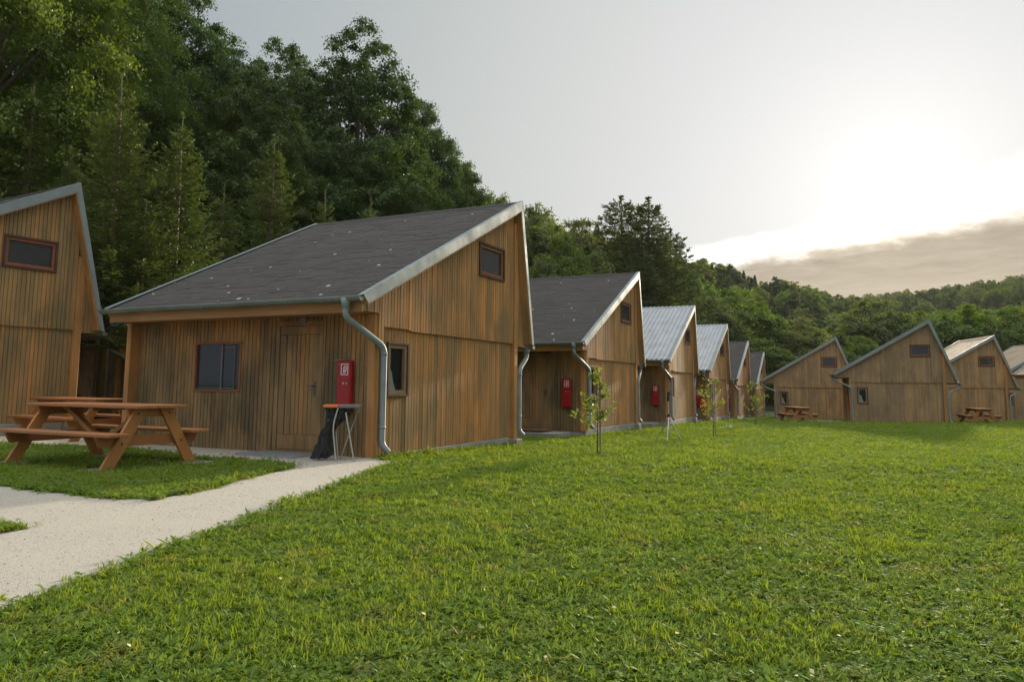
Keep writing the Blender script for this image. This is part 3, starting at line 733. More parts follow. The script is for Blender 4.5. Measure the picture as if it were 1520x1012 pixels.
T0 = make_table(); T0.location = (-5.72, 10.70, 0.015); T0.rotation_euler = (0, 0, math.atan2(.445, -.895)); G = 'wooden picnic tables'
tag(T0, 'large orange brown picnic table on the grass at the left before the near cabin', 'picnic table', G)
for (x, y, r, lab) in ((-8.75, 15.4, 2.6, 'second picnic table mostly hidden behind the large front one'), (15.45, 41.0, 1.5, 'small distant picnic table before the leftmost far cabin'), (24.2, 39.3, 1.25, 'small distant picnic table right of the tallest far cabin')):
    o = copy_tree(T0); o.location = (x, y, gz1(x, y)); o.rotation_euler = (0, 0, r); tag(o, lab, 'picnic table', G)
for k, (x, y, lab) in enumerate(((-5.24, 9.74, 'pale paving slab under the front leg of the large picnic table'), (-4.43, 10.78, 'pale paving slab under the right leg of the large picnic table'), (-6.93, 10.6, 'pale paving slab under the left leg of the large picnic table'), (-6.2, 11.66, 'pale paving slab under the rear leg of the large picnic table'))):
    mb = MB(); mb.cbox((-.2, -.2, -.04), (.2, .2, .026), .01); o = mb.build('paving_slab', 'concrete'); o.location = (x, y, 0); o.rotation_euler = (0, 0, T0.rotation_euler[2] + .1 * k); tag(o, lab, 'paving slab', 'paving slabs under picnic table legs')
T0.location[2] = .028

# ------------------------------------------------------------------ folding stand with a bin bag
def build_stand():
    root = empty('bin_stand', (-2.52, 11.36, 0.008), .12)
    tag(root, 'folding metal stand with orange and grey top holding a bag beside the near cabin door', 'bin stand')
    hw, hd, H = .27, .17, .80
    mb = MB(); mb.cbox((-hw, -hd, H - .03), (-.05, hd, H + .012), .01); mb.build('lid', 'orange_plastic', root)
    mb = MB(); mb.cbox((-.045, -hd - .005, H - .035), (hw, hd + .005, H + .014), .01); mb.build('top_frame', 'grey_plastic', root)
    for sy in (-1, 1):
        y = sy * (hd - .01)
        for pts in ([(-.05, y, H - .03), (-.12, y, H - .3), (-.06, y - .02, .012)], [(.06, y, H - .1), (.20, y - .02, .012)] if sy < 0 else [(.24, y, H - .03), (.05, y, .25), (-.02, y, .012)]):
            mb = MB(); mb.tube(bezier_path(pts) if len(pts) > 2 else pts, .011, 8); e_ = pts[-1]; mb.tube([(e_[0], e_[1], .03), (e_[0], e_[1], 0)], .014, 8); mb.build('leg', 'steel', root)
    mb = MB(); mb.tube([(.06, -.15, .69), (.06, .15, .69)], .006, 6); mb.build('pivot_rod', 'steel', root)
    # bag
    b = empty('bin_bag', (-2.52, 11.36, 0.008), .12); tag(b, 'black plastic bag hanging from the folding stand down to the gravel', 'bag')
    r = np.random.default_rng(5); mb = MB(); rings = []; nz, na = 30, 40
    for i in range(nz):
        t = i / (nz - 1); z = (H - .045) * (1 - t) + .03 * t
        T_ = (0, .19, .37, .47, .65, .88, 1.); xl = np.interp(t, T_, (-.23, -.23, -.25, -.31, -.33, -.40, -.43)); xr = np.interp(t, T_, (.13, .04, -.08, -.11, -.12, -.11, -.2))
        cx = (xl + xr) / 2; rx = (xr - xl) / 2; ry = .12 - .05 * t
        ring = []
        for j in range(na):
            a = 2 * math.pi * j / na
            w = 1 + .10 * math.sin(5 * a + 4 * t) + .09 * math.sin(9 * a - 9 * t + 1) + .06 * math.sin(16 * a + 17 * t) + r.normal(0, .03)
            w *= 1.0
            ring.append((cx + rx * w * math.cos(a) , ry * w * math.sin(a) - .03 * t, z + .012 * math.sin(7 * a + 9 * t)))
        rings.append(ring)
    vs = [v for q in rings for v in q]
    fs = [(i * na + j, i * na + (j + 1) % na, (i + 1) * na + (j + 1) % na, (i + 1) * na + j) for i in range(nz - 1) for j in range(na)]
    fs.append(tuple(range((nz - 1) * na, nz * na))); mb.add(vs, fs); o = mb.build('bag_body', 'bag', b)
build_stand()

# ------------------------------------------------------------------ tripod on the lawn
def build_tripod():
    x, y = 4.0, 19.3; root = empty('tripod', (x, y, gz1(x, y))); tag(root, 'slim silver tripod with dark head standing on the lawn by the metal roofed cabin', 'tripod')
    for a, mt in ((-1.9, 'steel'), (-.35, 'steel'), (2.6, 'steel')):
        mb = MB(); dx, dy = math.cos(a) * .33, math.sin(a) * .33
        mb.tube([(0, 0, .62), (dx * .55, dy * .55, .28)], .017, 8); mb.tube([(dx * .5, dy * .5, .31), (dx, dy, 0)], .012, 8); mb.build('leg', mt, root)
    mb = MB(); mb.tube([(0, 0, .12), (0, 0, 1.02)], .016, 10); mb.build('pole', 'steel', root)
    mb = MB(); mb.tube([(0, 0, .6), (0, 0, .68)], .03, 10); mb.tube([(-.1, 0, .64), (.0, 0, .64)], .012, 8); mb.build('collar', 'dark_metal', root)
    mb = MB(); mb.tube([(0, 0, 1.0), (0, 0, 1.12), (.0, 0, 1.16)], [.032, .036, .02], 10); mb.cbox((-.03, -.03, 1.16), (.045, .03, 1.24), .008); mb.build('head', 'dark_metal', root)
build_tripod()

# ------------------------------------------------------------------ foliage meshes
def fast_mesh(name, verts, quads, mat, smooth_=False):
    me = bpy.data.meshes.new(name); nv, nf = len(verts), len(quads)
    me.vertices.add(nv); me.vertices.foreach_set('co', np.ascontiguousarray(verts, np.float32).ravel())
    k = quads.shape[1]; me.loops.add(nf * k); me.loops.foreach_set('vertex_index', np.ascontiguousarray(quads, np.int32).ravel())
    me.polygons.add(nf); me.polygons.foreach_set('loop_start', np.arange(0, nf * k, k, dtype=np.int32)); me.polygons.foreach_set('loop_total', np.full(nf, k, np.int32))
    me.update(calc_edges=True); me.materials.append(M[mat]); return me
def unit(a): return a / (np.linalg.norm(a, axis=-1, keepdims=True) + 1e-9)
def leaves(c, nrm, size, r, aspect=.6):
    """diamond leaves at c facing nrm"""
    n = len(c); t = unit(np.cross(nrm, unit(r.normal(size=(n, 3))))); b = np.cross(nrm, t)
    s = (size * r.uniform(.6, 1.3, n))[:, None] if np.isscalar(size) else size[:, None]
    v = np.stack([c - t * s, c + b * s * aspect - nrm * s * .12, c + t * s, c - b * s * aspect - nrm * s * .12], 1).reshape(-1, 3)
    return v, np.arange(4 * n).reshape(n, 4)
def lumps(d, seed, k=7, amp=.28):
    r = np.random.default_rng(seed); c = unit(r.normal(size=(k, 3))); s = r.uniform(-.6, 1., k)
    return 1 + amp * sum(s[i] * np.exp(-(np.linalg.norm(d - c[i], axis=1) / .55) ** 2) for i in range(k))
def broadleaf(seed, H=16., rx=4.2, z0=2.2, nclump=260, nper=260, size=.085, droop=.35, cl=(.2, .36)):
    r = np.random.default_rng(seed)
    d = unit(r.normal(size=(nclump * 2, 3)) * np.array([1, 1, .95])); d = d[d[:, 2] > -.85][:nclump]
    rad = r.uniform(.25, 1., len(d)) ** .45 * lumps(d, seed + 1)
    zc = z0 + (H - z0) * .5; rz = (H - z0) * .5
    P = d * rad[:, None] * np.array([rx, rx, rz]); 
    tz = P[:, 2] / rz; P[:, :2] *= np.where(tz > 0, 1 - .35 * tz ** 2, 1 - .12 * tz ** 2)[:, None]
    P[:, 2] += zc; P[:, :2] += r.normal(0, .25, (len(P), 2))
    cs, ns = [], []
    out = unit(np.c_[P[:, :2], np.zeros(len(P))])
    for i in range(len(P)):
        n = int(nper * r.uniform(.6, 1.4)); R_ = rx * r.uniform(*cl)
        q = r.normal(size=(n, 3)); q = unit(q) * r.uniform(0, 1, (n, 1)) ** .5 * np.array([R_, R_, R_ * r.uniform(.25, .5)])
        rr = np.hypot(q[:, 0], q[:, 1]); q[:, 2] -= rr ** 2 / R_ * droop
        # sprays: leaves strung along a few twigs
        tw = unit(r.normal(size=(14, 3)) * np.array([1, 1, .3])); k = r.integers(0, 14, n)
        on = (q * tw[k]).sum(1, keepdims=True) * tw[k]; on[:, 2] -= np.hypot(on[:, 0], on[:, 1]) ** 2 / R_ * droop * .5
        q = np.where((r.uniform(size=n) < .6)[:, None], on + r.normal(0, .05 + size * .5, (n, 3)), q)
        q = q + out[i] * R_ * .2
        cs.append(P[i] + q); ns.append(unit(r.normal(size=(n, 3)) * .55 + np.array([0, 0, .8]) + out[i] * .35))
    # skyline sprigs
    c = np.concatenate(cs); nn = np.concatenate(ns)
    v, f = leaves(c, nn, size, r)
    tb = MB(); 
    tb.tube([(0, 0, -.5), (r.normal(0, .08), r.normal(0, .08), H * .3), (r.normal(0, .2), r.normal(0, .2), H * .6), (0, 0, H * .86)], [.019 * H, .015 * H, .009 * H, .02], 9)
    for i in r.choice(len(P), min(46, len(P)), replace=False):
        zb = max(z0 * .8, P[i][2] * r.uniform(.45, .75)); a = np.array([0, 0, zb]); m_ = a * .5 + P[i] * .5 + np.array([0, 0, .06 * H * r.uniform(-.3, 1)])
        tb.tube([a, m_, P[i]], [.0048 * H, .003 * H, .0012 * H], 5, cap=False)
    return (v, f), tb
def spruce(seed, H=10., rb=2.2, wh=.34, tw=.30, dens=1.0, zs=.5, ex=1.08, ns=1.):
    r = np.random.default_rng(seed); tb = MB(); tb.tube([(0, 0, -.4), (.02, 0, H * .5), (0, .02, H * .9), (0, 0, H)], [.012 * H, .007 * H, .0022 * H + .008, .006], 8)
    V = []; 
    def twig(a, d, L, w):
        """flat needle spray"""
        V.append((a, d, L, w))
    z = zs
    while z < H - .75:
        t = z / H; R_ = rb * (1 - t) ** ex * r.uniform(.8, 1.15) + .06; nb = r.integers(7, 10) if t < .8 else r.integers(4, 6); a0 = r.uniform(0, 6.28)
        for b in range(nb):
            az = a0 + b * 6.283 / nb + r.normal(0, .15); L = R_ * r.uniform(.65, 1.2); up = -.2 + .85 * t + r.normal(0, .08)
            h = np.array([math.cos(az), math.sin(az), 0.]); n = max(3, int(L / .16 * dens)); side = np.array([-h[1], h[0], 0.])
            pts = []
            for i in range(n + 1):
                s = i / n; p = h * L * s + np.array([0, 0, z + L * (up * s - .38 * (1 - t) * s * s + .28 * s ** 3)]); pts.append(p)
            tb.tube([pts[0], pts[n // 2], pts[-1]], [.012 + .006 * (1 - t), .008, .004], 4, cap=False)
            for i in range(1, n + 1):
                s = i / n; dl = unit((pts[i] - pts[i - 1])[None])[0]
                tl = tw * (1.15 - .7 * s) * (.5 + .5 * min(1, R_ / 1.2)) 
                for sg in (-1, 1):
                    dd = dl * .75 + side * sg * .8 + np.array([0, 0, r.normal(-.18, .18)]); twig(pts[i], dd / np.linalg.norm(dd), tl * r.uniform(.7, 1.3), .035)
                if r.uniform() < .6: dd = dl * .5 + np.array([r.normal(0, .2), r.normal(0, .2), -.7 * (1 - t)]); twig(pts[i], dd / np.linalg.norm(dd), tl * .9, .035)
            twig(pts[-1], dl, tw * .5, .03)
        z += wh * (1.0 - .25 * t) * r.uniform(.7, 1.25)
    for i in range(10):
        zz = H - r.uniform(.0, .7); a = r.uniform(0, 6.28); dd = np.array([math.cos(a) * .5, math.sin(a) * .5, .8]); twig(np.array([0, 0, zz]), dd, .12, .02)
    A = np.array([x[0] for x in V]); D = unit(np.array([x[1] for x in V])); Lg = np.array([x[2] for x in V]); 
    # each twig: needles as slim diamonds round the shoot
    K = 11; n = len(A); vs = []
    for k in range(K):
        s = (k + r.uniform(0, 1, n)) / K; base = A + D * (Lg * s)[:, None]
        perp = unit(np.cross(D, r.normal(size=(n, 3)))); nd = unit(D * .9 + perp * .75); nl = (.055 + .03 * r.uniform(size=n)) * ns
        w = unit(np.cross(nd, r.normal(size=(n, 3)))) * .014 * ns
        vs.append(np.stack([base, base + nd * nl[:, None] * .5 + w, base + nd * nl[:, None], base + nd * nl[:, None] * .5 - w], 1))
    # the shoot body itself
    w = unit(np.cross(D, r.normal(size=(n, 3)))) * .014
    vs.append(np.stack([A, A + D * Lg[:, None] * .5 + w, A + D * Lg[:, None], A + D * Lg[:, None] * .5 - w], 1))
    v = np.concatenate(vs).reshape(-1, 3); return (v, np.arange(len(v)).reshape(-1, 4)), tb
def to_mesh_pair(nm, gen, leafmat, barkmat='bark'):
    (v, f), tb = gen; crown = fast_mesh(nm + '_crown', v, f, leafmat)
    me = bpy.data.meshes.new(nm + '_trunk'); me.from_pydata(tb.v, [], tb.f); me.update(); me.materials.append(M[barkmat]); me.polygons.foreach_set('use_smooth', [True] * len(me.polygons))
    return crown, me
def with_mat(me, mat): c = me.copy(); c.materials.clear(); c.materials.append(M[mat]); return c
PR = {}
PR['b1'] = to_mesh_pair('beech', broadleaf(11, nclump=560, nper=300, size=.074, cl=(.12, .26)), 'leaf_dark')
PR['b2'] = to_mesh_pair('beech', broadleaf(22, rx=4.6, nclump=540, nper=300, size=.074, cl=(.12, .26)), 'leaf_dark')
PR['b3'] = to_mesh_pair('maple', broadleaf(33, rx=5.0, z0=1.6, nclump=560, nper=470, size=.056, droop=.5, cl=(.12, .25)), 'leaf_bright')
PR['b4'] = (with_mat(PR['b1'][0], 'leaf_near'), PR['b1'][1])
PR['m1'] = to_mesh_pair('oak', broadleaf(44, H=11, rx=4.2, z0=.8, nclump=200, nper=260, size=.12), 'leaf_mid')
PR['m2'] = (with_mat(PR['m1'][0], 'leaf_bright'), PR['m1'][1])
PR['m3'] = to_mesh_pair('willow', broadleaf(55, H=11, rx=3.6, z0=.6, nclump=200, nper=260, size=.115, droop=.7), 'leaf_bright')
PR['s1'] = to_mesh_pair('spruce', spruce(3, rb=2.5, tw=.38), 'needle', 'spruce_bark')
PR['s2'] = to_mesh_pair('spruce', spruce(8, rb=2.1, tw=.36), 'needle', 'spruce_bark')
PR['p1'] = to_mesh_pair('pine', spruce(21, H=16, rb=3.6, wh=.6, tw=.8, dens=.5, ex=.72, ns=2.8), 'needle_pine')
PR['p2'] = to_mesh_pair('pine', spruce(27, H=16, rb=3.0, wh=.62, tw=.8, dens=.55, ex=.8, ns=2.8), 'needle_pine')
PR['s3'] = to_mesh_pair('spruce', spruce(14, rb=2.4, tw=.38, dens=1.2, zs=3.5), 'needle', 'spruce_bark')
HREF = dict(s3=10, b1=16, b2=16, b3=16, b4=16, m1=11, m2=11, m3=11, s1=10, s2=10, p1=16, p2=16)
def tree(kind, px, d, ytop, wpx, name, label, cat, group, rz=0., base_y=None):
    x = (px - 760) / F * d; g = gz1(x, d); H = EYE + d * (570 - ytop) / F - g
    cr, tk = PR[kind]; root = empty(name, (x, d, g), rz)
    sz = H / HREF[kind]; rad = {'s3': 2.0, 'b1': 4.2, 'b2': 4.6, 'b3': 5., 'b4': 4.2, 'm1': 4.2, 'm2': 4.2, 'm3': 3.6, 's1': 2.3, 's2': 1.9, 'p1': 3.2, 'p2': 2.7}[kind]
    sx = (wpx * d / F / 2) / rad
    root.scale = (sx, sx, sz)
    for nm, me in (('crown', cr), ('trunk', tk)):
        o = bpy.data.objects.new(nm, me); col.objects.link(o); o.parent = root
    tag(root, label, cat, group); return root
GB = 'broadleaf trees behind the cabins'
BT = [  # kind, px, depth, top y, width px, rot, label
 ('b3', -70, 26, -330, 420, .3, 'tall yellow green broadleaf tree cut off by the top left corner'),
 ('b3', 110, 32, -130, 300, 1.9, 'tall bright green tree rising out of frame above the left cabin'),
 ('b1', 20, 38, -260, 330, 4.1, 'dark tree deep behind the yellow green one at the left edge'),
 ('b2', 238, 41, -60, 230, 2.2, 'dark tree reaching the top edge beside the open sky'),
 ('b4', 345, 36, 105, 190, 5.0, 'mid green rounded tree above the left end of the near roof'),
 ('b2', 330, 47, 48, 190, .7, 'dark tree on the skyline just right of the tallest edge tree'),
 ('b1', 415, 49, 58, 170, 1.2, 'dark beech with a flat top left of the tallest skyline beech'),
 ('b1', 522, 46, 46, 215, 3.3, 'tall dark beech with pointed top tips on the skyline above the near roof'),
 ('b2', 610, 50, 128, 150, 2.7, 'dark beech on the falling skyline right of the tallest beech'),
 ('b4', 655, 54, 205, 140, 1.4, 'mid green beech low on the falling skyline, above the near roof ridge'),
 ('b4', 560, 40, 215, 190, 4.4, 'shorter green tree close above the ridge of the near roof'),
 ('b1', 470, 39, 190, 170, 5.5, 'dark shorter tree above the middle of the near roof, behind the young spruces'),
 ('b2', 200, 35, 110, 210, 3.9, 'dark leafy tree between the two tallest young spruces'),
 ('b1', 290, 33, 235, 170, .2, 'low dark green tree behind the left slope of the near roof'),
 ('b4', 690, 60, 262, 90, 2.0, 'small green tree at the foot of the beech skyline'),
]
for b in BT: tree(*b[:5], 'broadleaf_tree', b[6], 'tree', GB, b[5])
SP = [('s3', 155, 19.2, 98, 260, .4, 'tallest young spruce with a bare leading shoot behind the left cabin'),
      ('s3', 253, 20.5, 163, 225, 2.0, 'young spruce with pale shoots left of the near roof slope'),
      ('s1', 395, 26, 196, 225, 3.1, 'young spruce with thin tip above the middle of the near roof slope'),
      ('s2', 476, 28, 276, 140, 1.0, 'small spruce tip poking up over the near roof'),
      ('s2', 20, 24, 108, 240, 5.1, 'young spruce at the left edge behind the left cabin'),
      ('s1', 85, 22, 220, 170, 4.1, 'low bushy young spruce right behind the left cabin gable'),
      ('s2', 322, 24, 270, 170, .9, 'short spruce close behind the left slope of the near roof'),
      ('s2', 545, 29, 292, 120, 2.9, 'thin spruce tip right of the small one over the near roof'),
      ('s3', 205, 18.9, 300, 190, 1.6, 'low dense spruce in the gap between left cabin and near roof')]
for b in SP: tree(*b[:5], 'spruce', b[6], 'spruce', 'young spruces behind the cabins', b[5])
MT = [('m1', 735, 62, 284, 90, .5, 'green tree just left of the near gable peak'),
      ('m1', 800, 66, 302, 110, 1.5, 'rounded green tree right behind the near gable peak'),
      ('m2', 835, 60, 345, 100, 3.0, 'lighter green tree above the second cabin roof'),
      ('m1', 860, 78, 322, 110, 4.0, 'dark round crown on the skyline left of the pines'),
      ('m1', 885, 66, 372, 100, 2.4, 'shaded tree between the second roof and the pines'),
      ('m1', 805, 56, 385, 90, 5.2, 'low round tree right behind the second cabin roof'),
      ('p1', 925, 72, 286, 175, .4, 'left of two dark pines with a forked top on the skyline'),
      ('p2', 966, 70, 288, 150, 2.0, 'right of two dark pines, with a narrow pointed top'),
      ('p1', 998, 76, 336, 140, 3.3, 'dark pine lower on the slope right of the two skyline pines'),
      ('p2', 940, 66, 365, 180, 4.4, 'broad dark pine mass above the metal roofs'),
      ('m2', 1095, 92, 425, 130, 1.1, 'light olive tree on the slope above the last dark roofs'),
      ('m1', 1055, 84, 440, 120, 2.2, 'dark olive tree behind the farther metal roof'),
      ('m1', 1180, 96, 470, 110, 3.2, 'dark round tree above the gap between the cabin groups'),
      ('m2', 1130, 84, 500, 90, 5.0, 'pale bush tree above the last cabin of the left row'),
      ('m1', 1300, 100, 440, 120, .2, 'dark tree behind the tallest far cabin, left of its peak'),
      ('m3', 1275, 72, 498, 75, 1.4, 'low light green willow between two far gables'),
      ('m3', 1425, 88, 452, 130, 2.4, 'bright green tree right of the tallest far gable'),
      ('m2', 1490, 92, 452, 130, 3.7, 'bright green tree above the right edge cabins'),
      ('m3', 1370, 96, 460, 100, 4.4, 'bright green tree just behind the tallest far gable'),
      ('p2', 1478, 74, 480, 70, 1.3, 'dark conifer in front of the bright trees at right'),
      ('m2', 1545, 88, 445, 130, 5.4, 'bright green tree cut off by the right edge')]
for b in MT:
    nm = {'s': ('pine', 'pine', 'pines on the wooded slope'), 'p': ('pine', 'pine', 'pines on the wooded slope'), 'm': ('slope_tree', 'tree', 'trees on the slope beyond the roofs')}[b[0][0]]
    tree(*b[:5], nm[0], b[6], nm[1], nm[2], b[5])

# ------------------------------------------------------------------ scattered stuff through geometry nodes
def scatter(name, pts, rot, scl, idx, protos_, material=None):
    me = bpy.data.meshes.new(name); me.from_pydata(np.asarray(pts).tolist(), [], [])
    for nm, typ, dat in (('rot', 'FLOAT_VECTOR', rot), ('scl', 'FLOAT_VECTOR', scl)):
        a = me.attributes.new(nm, typ, 'POINT'); a.data.foreach_set('vector', np.ascontiguousarray(dat, np.float32).ravel())
    a = me.attributes.new('pick', 'INT', 'POINT'); a.data.foreach_set('value', np.ascontiguousarray(idx, np.int32))
    o = bpy.data.objects.new(name, me); col.objects.link(o); o['kind'] = 'stuff'
    ng = bpy.data.node_groups.new(name, 'GeometryNodeTree')
    ng.interface.new_socket('Geometry', in_out='INPUT', socket_type='NodeSocketGeometry'); ng.interface.new_socket('Geometry', in_out='OUTPUT', socket_type='NodeSocketGeometry')
    k = N(ng); gi = k.n('NodeGroupInput'); go = k.n('NodeGroupOutput'); ip = k.n('GeometryNodeInstanceOnPoints'); jn = k.n('GeometryNodeJoinGeometry')
    for p in protos_:
        oi = k.n('GeometryNodeObjectInfo'); oi.inputs['Object'].default_value = p; oi.inputs['As Instance'].default_value = True; k.link(oi.outputs['Geometry'], jn.inputs[0])
    k.link(gi.outputs[0], ip.inputs['Points']); k.link(jn.outputs[0], ip.inputs['Instance']); ip.inputs['Pick Instance'].default_value = True
    for nm, typ, sk in (('rot', 'FLOAT_VECTOR', 'Rotation'), ('scl', 'FLOAT_VECTOR', 'Scale'), ('pick', 'INT', 'Instance Index')):
        na = k.n('GeometryNodeInputNamedAttribute', data_type=typ); na.inputs['Name'].default_value = nm; k.link(na.outputs[0], ip.inputs[sk])
    k.link(ip.outputs[0], go.inputs[0])
    md = o.modifiers.new('scatter', 'NODES'); md.node_group = ng; return o
def proto_obj(name, me): return bpy.data.objects.new(name, me)
# grass tufts
def tuft(seed, n=16, h=.065, rad=.055, w=.0042, lean=.55):
    r = np.random.default_rng(seed); V = []; Q = []
    for i in range(n):
        a = r.uniform(0, 6.28); p = np.array([math.cos(a), math.sin(a), 0]) * rad * math.sqrt(r.uniform()); az = r.uniform(0, 6.28); L = h * r.uniform(.5, 1.25); ln = lean * r.uniform(.2, 1.5)
        d = np.array([math.cos(az), math.sin(az), 0]); s = np.array([-d[1], d[0], 0]); ww = w * r.uniform(.7, 1.4); o = len(V)
        for t, wf in ((0, 1.), (.5, .85), (1., .08)):
            c = p + d * L * ln * t * t + np.array([0, 0, L * (t - .25 * ln * t * t)]); V += [c - s * ww * wf, c + s * ww * wf]
        Q += [(o, o + 1, o + 3, o + 2), (o + 2, o + 3, o + 5, o + 4)]
    return fast_mesh('tuft', np.array(V), np.array(Q), 'blade')
def clover(seed, n=9):
    r = np.random.default_rng(seed); V = []; Q = []
    for i in range(n):
        p = np.r_[r.normal(0, .045, 2), 0]; h = r.uniform(.02, .05); az = r.uniform(0, 6.28); nrm = unit(np.r_[r.normal(0, .35, 2), 1.][None])[0]
        for k in range(3):
            a = az + k * 2.094; d = np.array([math.cos(a), math.sin(a), 0]); d -= nrm * d.dot(nrm); s = np.cross(nrm, d); L = r.uniform(.011, .018); c = p + np.array([0, 0, h]); o = len(V)
            V += [c, c + d * L * .6 + s * L * .55, c + d * L * 1.1, c + d * L * .6 - s * L * .55]; Q.append((o, o + 1, o + 2, o + 3))
        o = len(V); e = np.array([.0012, 0, 0]); V += [p - e, p + e, p + e + [0, 0, h], p - e + [0, 0, h]]; Q.append((o, o + 1, o + 2, o + 3))
    return fast_mesh('clover', np.array(V), np.array(Q), 'clover')
def broad(seed, n=6):
    r = np.random.default_rng(seed); V = []; Q = []
    for i in range(n):
        az = r.uniform(0, 6.28); d = np.array([math.cos(az), math.sin(az), 0]); s = np.array([-d[1], d[0], 0]); L = r.uniform(.05, .1); w = r.uniform(.007, .013); el = r.uniform(.25, .9); o = len(V)
        for t, wf in ((0, .25), (.35, .9), (.7, 1.), (1., .1)):
            c = d * L * t * math.cos(el * (1 - .6 * t)) + np.array([0, 0, L * math.sin(el) * t * (1.1 - .45 * t) + .005]); V += [c - s * w * wf, c + s * w * wf]
        for k in range(3): Q.append((o + 2 * k, o + 2 * k + 1, o + 2 * k + 3, o + 2 * k + 2))
    return fast_mesh('plantain', np.array(V), np.array(Q), 'clover')
GP = [proto_obj('tuft', tuft(1, 16, .06, .06, .0045, .9)), proto_obj('tuft', tuft(2, 20, .05, .065, .004, 1.2)), proto_obj('tuft', tuft(3, 12, .085, .05, .0042, .6)), proto_obj('tuft', tuft(4, 24, .045, .075, .0048, 1.5)), proto_obj('clover', clover(5)), proto_obj('clover', clover(6, 12)), proto_obj('plantain', broad(7))]
FOOT = []
for (X, Y, Z, r), m in [(p, ROW) for p in POS] + [((-12.22, 12.58, .2, 1.052), ZERO), ((-10.75, 20.7, 0, 1.13), ROW), ((18.13, 40.5, 0, -.385), FAR), ((17.46, 50.21, 0, -.40), FAR), ((26.43, 47.95, 0, -.2), FAR), ((33.9, 52.5, 0, -.12), FAR), ((28.05, 33.8, 0, .25), FAR)]:
    FOOT.append([(X + math.cos(r) * a - math.sin(r) * b, Y + math.sin(r) * a + math.cos(r) * b) for a, b in ((-.0, -.02), (m['W'], -.02), (m['W'], m['L']), (0, m['L']))])
SLABS = [[(a - .2, b - .2), (a + .2, b - .2), (a + .2, b + .2), (a - .2, b + .2)] for a, b in ((-5.24, 9.74), (-4.43, 10.78), (-6.93, 10.6), (-6.2, 11.66))] + [[cl(i, -1.15, .35), cl(i, -.06, .35), cl(i, -.06, 3.2), cl(i, -1.15, 3.2)] for i in (1, 2, 3)] + [[(16., 40.6), (17.9, 40.6), (17.9, 41.8), (16., 41.8)], [(23.6, 38.), (25.6, 38.), (25.6, 39.), (23.6, 39.)]]
def on_lawn(x, y):
    ok = (~inpoly(x, y, PATH)) | inpoly(x, y, ISLAND) | inpoly(x, y, TUFT_BED)
    for p in FOOT + SLABS: ok &= ~inpoly(x, y, p)
    return ok
def vn(x, y, s, seed):
    """cheap smooth value noise 0..1"""
    r = np.random.default_rng(seed); g = r.uniform(size=(64, 64)); u = (x / s) % 63; v = (y / s) % 63; i = u.astype(int); j = v.astype(int); a = u - i; b = v - j; a = a * a * (3 - 2 * a); b = b * b * (3 - 2 * b)
    return (g[i, j] * (1 - a) + g[i + 1, j] * a) * (1 - b) + (g[i, j + 1] * (1 - a) + g[i + 1, j + 1] * a) * b
